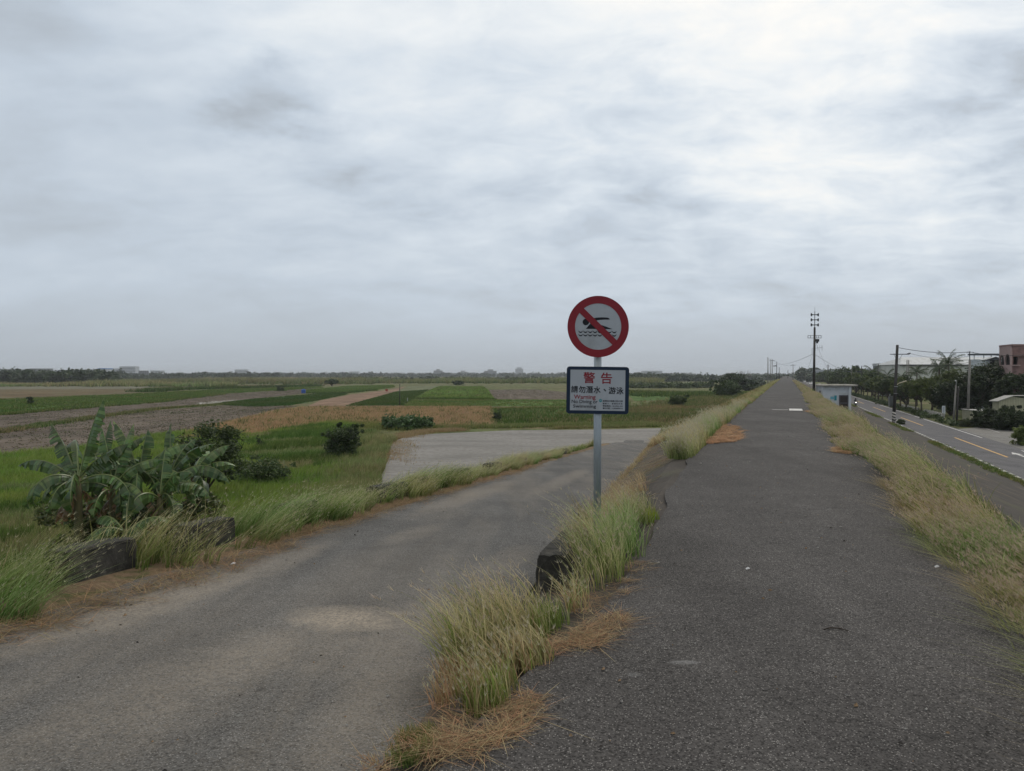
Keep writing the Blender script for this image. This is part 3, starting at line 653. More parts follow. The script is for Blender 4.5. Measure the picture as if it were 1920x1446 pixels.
c = np.array(c); dn = np.array(slope_pt(20, 1) - slope_pt(20, 0)); dn = dn / np.linalg.norm(dn)
def streaks(name, c, per, d, ln, w, pal, spread=.1):
    n = len(c) * per; r0 = np.repeat(c, per, 0) + rng.normal(0, spread, (n, 3)) * A(1, 1, 0) + A(0, 0, .015); k = rng.integers(0, len(pal), n)
    L_ = ln * rng.uniform(.3, 1.2, (n, 1)); lv = np.asarray(d)[None] * L_ + rng.normal(0, .09, (n, 3)) * A(1, 1, .15) + A(0, 0, .01)
    b = blades(r0, np.full(n, .03), lv, w, np.array(pal)[k] * rng.uniform(.7, 1.2, (n, 1)), np.array(pal)[k], 2, 1.0)
    return tag(mesh_np(name, b[0], b[1], GRASS, b[2]), kind='stuff')
streaks('dry_grass', c, 5, dn, .5, .009, [ST * .7, RU * .8, ST * .9, OL * .7])
c = []
for _ in range(420):
    u = random.uniform(14, 76); c.append(slope_pt(u, random.gauss(.985, .03)))
grass('dry_grass', c, 9, .12, .16, vec_dv(-.2), .3, .012, [(RU, ST, 3), (ST, PA, 2), (OL, ST, 2)], segs=2)
c = [slope_pt(random.uniform(50, 66), random.uniform(.6, .97)) for _ in range(420)]
grass('dry_grass', c, 14, .2, .5, vec_dv(-.3), .3, .025, [(RU, ST, 2), (ST, PA, 4), (OL, ST, 1)], segs=2)
# scrub of grass on the far part of the dike slope and at its foot
c = []
for _ in range(5200):
    u = random.uniform(64, 230); f = random.uniform(.05, 1.7); p = slope_pt(u, min(f, 1.0))
    if f > 1: p = D(u, toD(p)[1] - (f - 1) * 18, GZ - .03)
    if (u > 78 and f < 1) or u > 96 or (f < .5 and u > 70): c.append(p)
grass('dry_grass', c, 10, .35, .36, vec_dv(-.2), .3, .06, [(RU * .8, ST * .8, 3), (OL, ST * .8, 3), (GR * .8, OL, 5), (DK, GR * .7, 2)], segs=2)
# berm and kerb side on the road side
n = 2600; u = 20 + rng.random(n) ** 1.4 * 180; v = rng.normal(13.1, .35, n)
c = np.array([D(a, b, -4.7 + (12.4 - b) * .17) for a, b in zip(u, v)])
grass('verge_grass', c[vn(u, v * 4, 6, 4) > .35], 12, .2, .20, vec_dv(.1), .3, .03, [(DK, GR * .8, 4), (OL * .8, OL, 3), (RU * .7, OL, 1)], segs=2)
n = 2200; u = 22 + rng.random(n) * 120; v = 5.0 + rng.normal(0, .3, n)
c = np.array([D(a, b, -1.5 - (b - 4.3) * .75) for a, b in zip(u, v)])
grass('verge_grass', c, 14, .15, .3, vec_dv(-.2), .3, .02, [(OL * .8, ST * .7, 3), (RU * .8, ST * .7, 2), (DK, GR * .8, 2)], segs=2)
# meadow between the ramp bank and the fields, tall green grass
MEADOW = [(-40, 1500), (-40, 858), (150, 840), (345, 808), (480, 815), (560, 800), (640, 792), (690, 806), (745, 822), (724, 850), (714, 900), (700, 935), (620, 960), (500, 1000), (300, 1120), (100, 1300)]
mp_ = [P(x, y, GZ) for x, y in MEADOW]; mp_[0] = Vector((-16, 10, 0))
def bank_z(xy):                 # height of the bank under a point left of the ramp
    s_ = xy[:, 0] * math.sin(BE) + xy[:, 1] * math.cos(BE); w_ = xy[:, 0] * math.cos(BE) - xy[:, 1] * math.sin(BE)
    z_ = np.clip(-.07 * (s_ - 2), GZ, 0); b = z_ - np.clip((-5.4 - w_) / 1.4, 0, 99); return np.maximum(b, GZ - .04), w_
xy = in_poly(mp_, 30000)
keep = rng.random(len(xy)) < np.clip(42 / np.maximum(xy[:, 1], 10), .25, 1); xy = xy[keep]
zz, w_ = bank_z(xy); ok = w_ < -6.0; xy, zz = xy[ok], zz[ok]
tone = vn(xy[:, 0], xy[:, 1], 7, 21); tone2 = vn(xy[:, 0], xy[:, 1], 2.5, 22)
nearyard = np.clip(1 - np.abs(xy[:, 0] + 9.5 + (xy[:, 1] - 50) * .14) / 4.5, 0, 1)
cls = np.where(rng.random(len(xy)) < nearyard * 1.2, 2, np.where(tone + tone2 * .4 > .66, 1, np.where(tone2 < .22, 2, 0)))
for k_, pal, hh in ((0, [(GR * .65, GR * .95, 5), (DK, GR * .75, 4), (OL, OL * 1.1, 1)], .66), (1, [(GR * 1.25, A(.27, .31, .07), 5), (OL, OL * 1.3, 3)], .5), (2, [(RU * .8, ST * .8, 4), (OL, ST, 3), (GR, OL, 2)], .6)):
    sel = cls == k_; near = xy[:, 1] < 34
    for nb, wd, sub in ((15, .016, sel & near), (13, .034, sel & ~near)):
        if sub.sum(): grass('meadow_grass', z3(xy[sub], zz[sub]), nb, .22, hh * (.7 + .6 * tone2[sub]), A(.12, -.05, 0), .22, wd, pal, segs=2)
xy = in_poly([P(x, y, GZ) for x, y in [(-200, 1300), (-40, 858), (-300, 905)]], 2500)
grass('meadow_grass', z3(xy, GZ), 12, .3, .5, A(.1, 0, 0), .25, .035, [(GR * .8, GR * 1.1, 4), (OL, OL, 2)], segs=2)

# ------------------------------------------------------------------ crops and far vegetation
def crops(name, poly, n, per, h, spread, w, pal, segs=1, lean=(.1, 0, 0), lj=.35):
    xy = in_poly(poly, n); xy = xy[rng.random(n) < .35 + vn(xy[:, 0], xy[:, 1], 9, 31)]
    grass(name, z3(xy, GZ - .03), per, spread, h, A(*lean), lj, w, pal, segs=segs)
crops('dry_grass', f_straw, 14000, 10, .42, .4, .055, [(RU, RU * 1.15, 4), (ST * .8, ST, 3), (OL, OL, 1.5)], 2)
crops('leafy_crop', f_bright, 9000, 8, .3, .5, .11, [(GR * .9, GR * 1.25, 3), (GR, A(.17, .24, .06), 2)])
crops('leafy_crop', f_green, 15000, 7, .4, .7, .2, [(GR * .6, GR * .9, 3), (DK, GR * .8, 2)])
crops('leafy_crop', f_dark, 5000, 7, .3, .6, .14, [(DK * .8, DK * 1.2, 3), (DK, GR * .6, 1)])
crops('leafy_crop', f_g2, 5000, 7, .4, .6, .15, [(GR * .7, GR, 3), (DK, GR * .8, 2)])
crops('leafy_crop', f_g3, 6000, 7, .3, .5, .09, [(GR * .6, GR * .8, 3), (OL * .8, OL, 2)])
crops('leafy_crop', f_g4, 9000, 7, .28, .4, .06, [(GR * .55, GR * .75, 3), (DK, GR * .6, 2)])
crops('leafy_crop', f_lawn, 5000, 7, .2, .5, .1, [(GR, GR * 1.25, 3)])
CL = [(A(.075, .062, .05), A(.10, .085, .068), 3), (A(.13, .11, .09), A(.19, .165, .135), 3), (DK, OL * .8, 1)]
for f_, n_ in ((f_p1, 4500), (f_p2, 5500), (f_p3, 1600)): crops('field_stubble', f_, n_, 4, .11, .5, .14, CL)
for k_, f_ in enumerate((f_green, f_bright, f_g4, f_straw)):      # taller weeds and gaps scattered through the plots
    crops('field_weeds', f_, 500, 9, .75, .6, .12, [(DK, GR * .6, 3), (OL * .7, ST * .7, 2)])
# furrowed rows of low crop, running towards the far corner of their field
a_, b_, c_, d_ = P(648, 761, GZ), P(757, 760, GZ), P(803, 731, GZ), P(742, 735, GZ)
pts = []
for i in range(11):
    f = (i + .5) / 11; p0 = a_.lerp(b_, f); p1 = d_.lerp(c_, f); L_ = (p1 - p0).length
    for k in range(int(L_ / .55)):
        p = p0.lerp(p1, (k + random.random()) * .55 / L_); pts.append((p.x + random.gauss(0, .25), p.y, GZ - .03))
grass('crop_rows', np.array(pts), 9, .42, .38, A(0, 0, 0), .3, .14, [(DK * .9, GR * .55, 4), (DK * .7, DK * 1.3, 2)], segs=1)
# hedge-like weeds along field edges
def edge_weeds(name, px, n, per, h, w, pal, jitter=.8, spread=.5):
    P_ = [P(x, y, GZ) for x, y in px]; c = []
    for _ in range(n):
        i = random.randrange(len(P_) - 1); p = P_[i].lerp(P_[i + 1], random.random()); c.append((p.x + random.gauss(0, jitter), p.y + random.gauss(0, jitter), GZ - .04))
    grass(name, np.array(c), per, spread, h, A(.1, 0, 0), .3, w, pal, segs=1)
W_ = [(DK, GR * .6, 4), (OL * .7, OL, 2)]
edge_weeds('field_edge_weeds', [(-60, 815), (0, 809), (160, 785), (290, 767), (430, 757)], 1500, 8, .45, .1, [(OL * .7, ST * .6, 3), (DK, GR * .6, 2)])
edge_weeds('field_edge_weeds', [(0, 778), (100, 769), (300, 754), (420, 739)], 900, 8, .5, .14, W_)
edge_weeds('field_edge_weeds', [(778, 747.5), (926, 749)], 400, 9, .6, .1, [(DK, GR * .7, 3)], .5)
edge_weeds('field_edge_weeds', [(574, 737.5), (650, 737), (700, 732)], 300, 9, .8, .16, [(DK, DK * 1.5, 3)], .8)
edge_weeds('field_edge_weeds', [(270, 735), (330, 731), (480, 727), (600, 724)], 900, 9, 1.6, .3, [(DK, GR * .55, 3)], 2.5, 1)
edge_weeds('field_edge_weeds', [(920, 765.5), (1062, 763), (1190, 765)], 700, 8, .3, .08, [(OL, RU * .8, 3), (OL * .7, OL, 2)], .6)
edge_weeds('field_edge_weeds', [(760, 803), (930, 801), (1060, 798), (1200, 796), (1228, 799)], 2600, 10, .55, .045, [(GR * .7, OL, 3), (OL, ST * .8, 3), (DK, GR, 2)], .9)
edge_weeds('field_edge_weeds', [(1040, 803), (1200, 800)], 700, 10, .4, .045, [(RU * .8, ST * .8, 3), (GR * .7, OL, 3)], .4)
edge_weeds('dry_grass', [(745, 822), (790, 810), (860, 806)], 900, 10, .4, .04, [(RU * .8, ST * .8, 3), (OL, ST * .8, 2)], .7)
edge_weeds('dry_grass', [(720, 868), (733, 846), (742, 826)], 500, 10, .28, .035, [(RU * .8, ST * .8, 3), (OL, ST * .8, 2)], 1.0)
edge_weeds('dry_grass', [(640, 792), (700, 800), (760, 803)], 900, 10, .55, .05, [(GR * .6, GR, 3), (OL, OL, 2)], 2.2)
edge_weeds('field_edge_weeds', [(1180, 790), (1240, 770), (1330, 750), (1400, 736)], 3200, 10, .7, .1, [(OL * .7, ST * .6, 3), (DK, GR * .6, 4), (RU * .7, ST * .6, 2)], 6)
edge_weeds('field_edge_weeds', [(1190, 780), (1260, 765)], 1200, 10, .7, .08, [(RU * .55, RU * .75, 3), (DK, OL, 3)], 4)
edge_weeds('field_edge_weeds', [(1170, 735), (1250, 742), (1330, 738)], 1300, 10, 1.2, .2, [(DK * .9, GR * .5, 4), (OL * .7, OL, 1)], 8, 1)
# belt of tall pale reeds beyond the fields
def reeds(px0, px1, py, n, h, depth, pal):
    k = np.sort(rng.random(n)); px = px0 + (px1 - px0) * k; Y = 6.6 * F / (py - 703); y = Y + rng.normal(0, depth, n)
    c = np.stack([(px - 960) / F * y, y, np.full(n, GZ)], 1); hh = h * (.55 + .7 * vn(c[:, 0], c[:, 1], 22, 41))
    grass('reeds', c, 9, 1.6, hh, A(.12, 0, 0), .15, .55, pal, segs=2)
reeds(-200, 440, 723.5, 2600, 3.2, 14, [(OL * .7, ST * .75, 4), (DK, OL, 2), (OL, PA * .7, 3)])
reeds(-200, 700, 718, 3600, 4.0, 40, [(OL * .6, ST * .6, 4), (DK, OL * .8, 4)])
reeds(420, 1240, 717, 5200, 4.0, 36, [(DK, OL * .8, 4), (OL * .6, OL, 4), (OL * .6, ST * .6, 2)])
reeds(380, 1240, 713, 3000, 4.0, 60, [(OL * .8, ST * .8, 3), (OL * .6, OL * .9, 2)])
LG = [(.018, .03, .012), (.035, .055, .02), (.05, .08, .028)]
LG2 = [(.03, .05, .018), (.06, .09, .028), (.10, .14, .04)]
def wood(px0, px1, py, n, rad, hgt, seed, cols=LG, leaf=1.5, per=46, deep=30, name='distant_trees'):
    r = random.Random(seed); cl = []; Y0 = 6.6 * F / (py - 703)
    for i in range(n):
        px = px0 + (px1 - px0) * (i + r.random()) / n; Y = Y0 + r.uniform(-deep, deep); x = (px - 960) / F * Y; hh = hgt * r.uniform(.55, 1.15)
        cl.append([x, Y, GZ + hh - rad * .9, rad * r.uniform(.8, 1.3)]); cl.append([x + r.uniform(-rad, rad), Y, GZ + hh * .45, rad * r.uniform(.9, 1.4)])
    v_, q_, c_ = leafcloud(cl, per, leaf, cols); tag(mesh_np(name, v_, q_, LEAF, c_), kind='stuff')
wood(-260, 215, 721, 110, 3.2, 10.0, 1, deep=25); wood(-260, 60, 717, 60, 3.7, 11.5, 2); wood(-200, 240, 713, 90, 4.4, 12.6, 3, leaf=1.8)
wood(200, 520, 711.5, 90, 4, 9.4, 4, leaf=1.8, deep=60); wood(-200, 700, 709, 170, 5, 11, 5, leaf=2.6, deep=120, per=40)
wood(360, 1250, 708, 190, 5, 12, 6, leaf=2.6, deep=200, per=40); wood(480, 1300, 706.5, 170, 8, 14, 7, leaf=4, deep=300, per=34); wood(-400, 900, 706, 170, 8, 14, 8, leaf=4, deep=300, per=34)
wood(640, 1060, 714, 50, 2.5, 4.5, 9, deep=40); wood(1160, 1345, 715, 70, 3.5, 7.8, 10, deep=60); wood(1160, 1250, 712, 30, 4, 8.6, 11, deep=60)
wood(1330, 1475, 713, 50, 3.5, 7, 12, deep=80); wood(1360, 1470, 708, 50, 5, 10, 13, leaf=2, deep=100)
wood(1380, 1432, 723, 30, 1.6, 3.2, 14, leaf=.7, deep=12, per=60); wood(1395, 1425, 733, 12, 1.3, 2.6, 15, leaf=.5, deep=5, per=70)
wood(1175, 1335, 727, 50, 1.6, 2.8, 16, cols=LG2, leaf=.6, deep=20, per=60)
wood(1495, 1600, 712, 80, 5, 12, 17, leaf=2.2, deep=60); wood(1560, 1700, 713.5, 80, 5, 12, 18, leaf=2.2, deep=40); wood(1480, 2100, 709, 120, 7, 13, 19, leaf=3, deep=100)
wood(1500, 1560, 716, 36, 4, 12, 20, leaf=1.5, deep=20)
# ------------------------------------------------------------------ the warning sign
alu = simple('galvanised_steel', (.30, .34, .37), .45, .12, 14, (.22, .25, .27), metal=.55, stretch=(1, 1, .2))
s_red = simple('sign_red', (.20, .014, .024), .4, .06, 5); s_white = simple('sign_white', (.34, .37, .41), .4, .07, 4, (.27, .29, .31)); s_navy = simple('sign_navy', (.008, .02, .045), .4, .1, 5)
s_black = simple('sign_black', (.006, .007, .012), .45, .1, 5); s_teal = simple('sign_teal', (.04, .22, .26), .4, .1, 20)
FZ = 7.35
bp = PD(1119.5, 1000, FZ); tp = PD(1121, 615, FZ)
sign = thing('warning_sign', 'grey steel post carrying a round no-swimming sign above a rectangular warning plate', 'sign', (bp.x, FZ, -.25))
ztop = tp.z + .25; lx = tp.x - bp.x
m = MB(); m.tube([(0, 0, 0), (lx, 0, ztop)], .038, 20); m.build('post', alu, sign, smooth=True)
def disc(r0, r1, y0, y1, n=64):
    m = MB(); vs = []
    for y in (y0, y1):
        for r in (r0, r1): vs += [(r * math.cos(2 * math.pi * k / n), y, r * math.sin(2 * math.pi * k / n)) for k in range(n)]
    f = []
    for k in range(n):
        j = (k + 1) % n
        f += [(k, n + k, n + j, j), (2 * n + k, 2 * n + j, 3 * n + j, 3 * n + k), (n + k, 3 * n + k, 3 * n + j, n + j), (k, j, 2 * n + j, 2 * n + k)]
    m.add(vs, f); return m
def outline(name, pts, mat, y0, y1, parent, mirror=False):
    m = MB(); m.prism(pts, y0, y1, axis='y'); return m.build(name, mat, parent)
ctr = PD(1121.5, 612.5, FZ - .05); q = .3 / 643
face = thing_part = bpy.data.objects.new('round_sign_panel', None)
def local(p): return (p.x - bp.x, p.y - FZ, p.z + .25)
m = MB(); n_ = 64; m.prism([(.299 * math.cos(2 * math.pi * k / n_), .299 * math.sin(2 * math.pi * k / n_)) for k in range(n_)], 0, .004, axis='y')
rp = m.build('round_panel', s_white, sign); rp.location = local(ctr); rp.rotation_euler = (0, R(.6), 0)
bpy.data.objects.remove(face)
def z5(pts): return [((x - 683) * q, (703 - y) * q) for x, y in pts]
m = disc(485 * q, 643 * q, -.0022, .001); m.build('red_ring', s_red, rp)
a = .75; ca, sa = math.cos(R(-43.5)), math.sin(R(-43.5)); hw = 66 * q; Lb = 488 * q
bar = [(x * ca - y * sa, x * sa + y * ca) for x, y in ((-Lb, -hw), (Lb, -hw), (Lb, hw), (-Lb, hw))]
outline('red_bar', bar, s_red, -.0032, -.0001, rp)
m = MB(); m.prism([((425 + 68 * math.cos(t) - 683) * q, (703 - 610 - 68 * math.sin(t)) * q) for t in [2 * math.pi * k / 32 for k in range(32)]], -.0012, .0005, axis='y')
m.prism(z5([(560, 535), (650, 515), (760, 509), (870, 512), (912, 526), (925, 552), (800, 556), (720, 563), (620, 582)]), -.0014, .0005, axis='y')
m.prism(z5([(520, 640), (428, 752), (985, 754), (860, 705), (715, 660), (600, 610)]), -.0016, .0005, axis='y')
m.build('swimmer_symbol', s_black, rp)
m = MB()
for row in (0, 1):
    for k in range(8 if not row else 8):
        x0 = 268 + 100.5 * k; y0 = 785 + 70 * row; up = []; lo = []
        for i in range(9):
            t = i / 8; up.append((x0 + 100.5 * t, y0 + 30 * math.sin(math.pi * t) ** .8)); lo.append((x0 + 100.5 * t, y0 + 12 + 44 * math.sin(math.pi * t) ** .7))
        m.prism(z5([(x0, y0)] + up[1:-1] + [(x0 + 100.5, y0)] + lo[::-1][1:-1]), -.0013 - .0001 * row, .0004, axis='y')
m.build('wave_symbol', s_black, rp)
# rectangular plate
pc = PD(1120.6, 732, FZ - .05); k_ = .608 / 1600
pl = bpy.data.objects.new
def rrect(w, h, r, n=6):
    o = []
    for cx, cy, a0 in ((w / 2 - r, h / 2 - r, 0), (-w / 2 + r, h / 2 - r, 90), (-w / 2 + r, -h / 2 + r, 180), (w / 2 - r, -h / 2 + r, 270)):
        o += [(cx + r * math.cos(R(a0 + 90 * i / n)), cy + r * math.sin(R(a0 + 90 * i / n))) for i in range(n + 1)]
    return o
m = MB(); m.prism(rrect(.608, .462, .03), 0, .004, axis='y'); plate = m.build('warning_plate', s_navy, sign)
plate.location = local(pc); plate.rotation_euler = (0, R(.75), R(-2))
def zp(x, y): return ((x - 908 - (y - 718) * -.016) * k_, (718 - y) * k_)
m = MB(); m.prism(rrect(.536, .398, .002, 1), -.0012, .0002, axis='y'); m.build('white_field', s_white, plate)
def text(body, box, mat, name='lettering', bold=0.0, fitw=True):
    cu = bpy.data.curves.new('t', 'FONT'); cu.body = body; cu.size = 1; cu.resolution_u = 3
    o = bpy.data.objects.new('t', cu); sc.collection.objects.link(o); bpy.context.view_layer.update()
    me = bpy.data.meshes.new_from_object(o.evaluated_get(bpy.context.evaluated_depsgraph_get())); bpy.data.objects.remove(o)
    co = np.zeros(len(me.vertices) * 3); me.vertices.foreach_get('co', co); co = co.reshape(-1, 3)
    lo, hi = co.min(0), co.max(0); x0, y0, x1, y1 = box; X0, Z1_ = zp(x0, y0); X1, Z0_ = zp(x1, y1)
    X0 = (x0 - 908) * k_; X1 = (x1 - 908) * k_
    if not bold: sh_ = ((0, 0),)
    else: sh_ = ((-1, -1), (1, -1), (-1, 1), (1, 1), (0, 0))
    new = np.stack([X0 + (co[:, 0] - lo[0]) / (hi[0] - lo[0]) * (X1 - X0), np.full(len(co), -.0022), Z0_ + (co[:, 1] - lo[1]) / (hi[1] - lo[1]) * (Z1_ - Z0_)], 1)
    fs = [tuple(f.vertices) for f in me.polygons]; V_, F_ = [], []
    for i, (dx, dz) in enumerate(sh_):
        V_ += [(x + dx * bold, y - .00012 * i, z + dz * bold) for x, y, z in new.tolist()]; F_ += [tuple(j + i * len(new) for j in f) for f in fs]
    m2 = bpy.data.meshes.new(name); m2.from_pydata(V_, [], F_); bpy.data.meshes.remove(me)
    return link(name, m2, mat, plate)
SH = 8
for ch, bx in (('警', (540, 255, 830, 535)), ('告', (990, 262, 1270, 545))): text(ch, bx, s_red, bold=.0016)
for ch, bx in (('請', (230, 610, 400, 782)), ('勿', (425, 612, 592, 788)), ('潛', (615, 615, 785, 792)), ('水', (805, 618, 980, 795)), ('、', (1060, 680, 1122, 742)), ('游', (1192, 632, 1368, 805)), ('泳', (1388, 635, 1568, 810))):
    text(ch, bx, s_black, bold=.0013)
text('Warning', (302, 838, 856, 978), s_red, bold=.0008)
text('No Diving or', (245, 968, 910, 1082), s_black, bold=.0005)
text('Swimming', (285, 1090, 870, 1196), s_black, bold=.0005)
text('經濟部水利署第六河川分署', (1045, 968, 1552, 1012), s_black, bold=.0003)
text('聯 絡 人 ： 管 理 科 科 長', (1045, 1038, 1548, 1076), s_black, bold=.0003)
text('聯絡電話：06-5903-929', (1045, 1098, 1556, 1136), s_black, bold=.0003)
text('警示日期：112年08月01日', (1045, 1158, 1556, 1196), s_black, bold=.0003)
m = MB(); e0 = ((985 - 908) * k_, (718 - 980) * k_)
m.prism([(e0[0] + 40 * k_ * math.cos(t), e0[1] + 42 * k_ * math.sin(t)) for t in [2 * math.pi * k / 24 for k in range(24)]], -.002, 0, axis='y'); em = m.build('emblem', s_teal, plate)
m = MB(); m.prism([(e0[0] + 40 * k_ * a, e0[1] + 40 * k_ * b) for a, b in ((-.75, .05), (-.2, .45), (.3, .2), (.75, .45), (.45, -.1), (0, .0), (-.35, .15))], -.0026, -.0018, axis='y'); m.build('wave_mark', s_white, em)
for zc, pr in ((local(ctr)[2] + .12, 0), (local(ctr)[2] - .12, 0), (local(pc)[2] + .12, 0), (local(pc)[2] - .12, 0)):
    m = MB(); m.box(-.05, .05, -.047, -.012, zc - .014, zc + .014); m.box(-.046, .046, .036, .044, zc - .014, zc + .014); b_ = m.build('clamp', alu, sign, bevel=.002); b_.location.x = lx * zc / ztop

# ------------------------------------------------------------------ low concrete guard blocks
block_t = NT('weathered_block_concrete'); v = block_t.pos()
k = block_t.ramp(block_t.noise(v, 5, 7, .7), [(.3, (.018, .017, .015)), (.55, (.05, .047, .041)), (.75, (.12, .115, .10))])
k = block_t.mix(block_t.ramp(block_t.noise(v, 2.2, 6, .7), [(.5, 0.0), (.62, .8)]), k, (.022, .022, .018))
block_t.col(k); block_t.rough(.95); block_t.bump(block_t.noise(v, 22, 5, .7), .02, .8)
blk_pale = simple('flaked_pale_concrete', (.22, .205, .18), .9, .25, 14)
def block_mesh(L, seed):
    bm = bmesh.new(); r = random.Random(seed)
    bmesh.ops.create_grid(bm, x_segments=1, y_segments=1, size=.5)
    bm.free(); m = MB(); m.prism([(-.15, 0), (.15, 0), (.135, .31), (.12, .335), (-.12, .335), (-.135, .31)], -L / 2, L / 2, axis='y')
    me = bpy.data.meshes.new('b'); me.from_pydata(m.v, [], m.f); bm = bmesh.new(); bm.from_mesh(me); bmesh.ops.recalc_face_normals(bm, faces=bm.faces)
    bmesh.ops.subdivide_edges(bm, edges=bm.edges, cuts=4, use_grid_fill=True); bmesh.ops.triangulate(bm, faces=[f for f in bm.faces if len(f.verts) > 4])
    for v_ in bm.verts:
        e_ = (abs(v_.co.x) > .09) + (v_.co.z > .3) + (abs(v_.co.y) > L / 2 - .01)
        v_.co += Vector((r.gauss(0, 1), r.gauss(0, 1), r.gauss(0, 1))) * (.0015 + .003 * (e_ > 1))
        if e_ >= 3: v_.co.x *= .96; v_.co.y *= .99; v_.co.z -= .01
    bm.to_mesh(me); bm.free(); return me
ords = ['first', 'second', 'third', 'fourth', 'fifth', 'sixth', 'seventh', 'eighth', 'ninth', 'tenth', 'eleventh', 'twelfth', 'thirteenth', 'fourteenth', 'fifteenth', 'sixteenth']
def guard(s0, s1, w, lab, seed, sink=.02, grp='concrete guard blocks on the left edge of the ramp'):
    me = block_mesh(s1 - s0, seed); o = link('guard_block', me, block_t.mat); sm = (s0 + s1) / 2
    o.location = S(sm, w, (zr(sm) - sink)); o.rotation_euler = (-math.atan(.07) if sm > 2 else 0, 0, -BE); o.scale = (1, 1, 1.02 if grp else 1); tag(o, lab, 'concrete block', grp); return o
lb = {0: 'dark low concrete block half buried in grass, nearest on the left ramp edge', 1: 'mossy low concrete block below the bananas, second along the left ramp edge'}
for i, s0 in enumerate([5.5, 7.2, 9.4, 12.7, 15.2, 17.7, 21.6, 26, 30.5, 35.2, 38.5]):
    guard(s0, s0 + (.85 if i < 3 else 1.5), -5.16, lb.get(i, '%s low concrete block from the camera on the left ramp edge, in grass' % ords[i]), i)
guard(6.4, 8.2, -.95, 'black weathered concrete block beside the foot of the warning sign', 40, .04, None).scale = (1.0, 1, 1.12)
o = guard(3.0, 3.4, -1.30, 'broken pale block stub buried in grass, nearest the camera by the dark path', 41, .0, None); pq = P(888, 1318); o.location = (pq.x - .02, pq.y, -.09); o.scale = (.34, .34, .42); o.rotation_euler = (.15, -.2, -.6); o.data.materials[0] = blk_pale

# ------------------------------------------------------------------ small litter on the roads
bark = simple('dark_bark', (.035, .027, .02), .9, .3, 20); litter_m = simple('pale_litter', (.6, .6, .6), .5, .1, 20); leafdry = simple('dry_leaf', (.20, .12, .06), .8, .2, 30)
c0 = P(1567, 1191); m = MB()
m.tube([(-.075, .0, .035), (-.03, .012, .042), (.02, .008, .04), (.07, -.02, .034)], [.003, .004, .004, .002], 6); m.tube([(-.03, .012, .042), (-.05, -.02, .04)], [.003, .002], 5); m.tube([(.02, .008, .04), (.05, .02, .036)], [.003, .0015], 5)
tag(m.build('twig', bark), 'thin dark forked twig lying on the dike path', 'twig').location = (c0.x, c0.y, 0)
for (px, py, sx, lab) in ((1402, 1078, .016, 'white scrap of litter on the middle of the dike path'), (437, 1066, .022, 'white scrap of litter by the dry grass on the left ramp edge'), (1757, 1074, .018, 'thin pale scrap on the path near the right grass verge')):
    p = P(px, py) if px > 1000 else to_ramp(px, py); m = MB(); z = p.z + .045
    m.add([(p.x - sx, p.y - sx * .5, z), (p.x + sx * .9, p.y - sx * .3, z + .006), (p.x + sx, p.y + sx * .6, z + .01), (p.x, p.y + sx * .2, z + .018), (p.x - sx * .8, p.y + sx * .8, z + .004)], [(0, 1, 3), (1, 2, 3), (3, 4, 0)])
    o = m.build('litter_scrap', litter_m, fix=False); sm_ = o.modifiers.new('s', 'SOLIDIFY'); sm_.thickness = .002; tag(o, lab, 'litter')
# loose stones and dry bits strewn over both roads
pts = []; V_, Q_, C_ = [], [], []
for _ in range(1500):
    if random.random() < .5: u = 2.5 + random.random() ** 1.6 * 22; p = D(u, random.uniform(-1.6, 1.6), .036 - .0)
    else:
        s_ = 2.5 + random.random() ** 1.6 * 22; w_ = random.uniform(-4.5, -1.3); p = S(s_, w_, zr(s_) + .022)
    r_ = abs(random.gauss(0, .0035)) + .0025; b = len(V_) * 1
    a = random.random() * 6.28; sx = r_ * random.uniform(.8, 2.2)
    e1 = Vector((math.cos(a), math.sin(a), 0)) * sx; e2 = Vector((-math.sin(a), math.cos(a), 0)) * r_; up = Vector((0, 0, r_ * 1.1))
    base = len(V_); V_ += [p - e1, p - e2, p + e1, p + e2, p + up + e1 * .4, p + up - e1 * .3]
    Q_ += [(base, base + 1, base + 4, base + 5), (base + 1, base + 2, base + 4, base + 4), (base + 2, base + 3, base + 5, base + 4), (base + 3, base, base + 5, base + 5)]
    c = random.choice([(.3, .29, .27), (.24, .23, .21), (.2, .19, .18), (.22, .15, .09), (.05, .045, .04)]); C_ += [c] * 6
m = MB(); m.v = [tuple(v) for v in V_]; m.f = [tuple(dict.fromkeys(f)) for f in Q_]; m.m = [0] * len(m.f)
me = bpy.data.meshes.new('gravel'); me.from_pydata(m.v, [], m.f); a = me.color_attributes.new('col', 'FLOAT_COLOR', 'POINT'); a.data.foreach_set('color', np.concatenate([np.array(C_), np.ones((len(C_), 1))], 1).astype(np.float32).ravel())
tag(link('loose_gravel', me, leafmat('gravel', 0, .9)), kind='stuff')
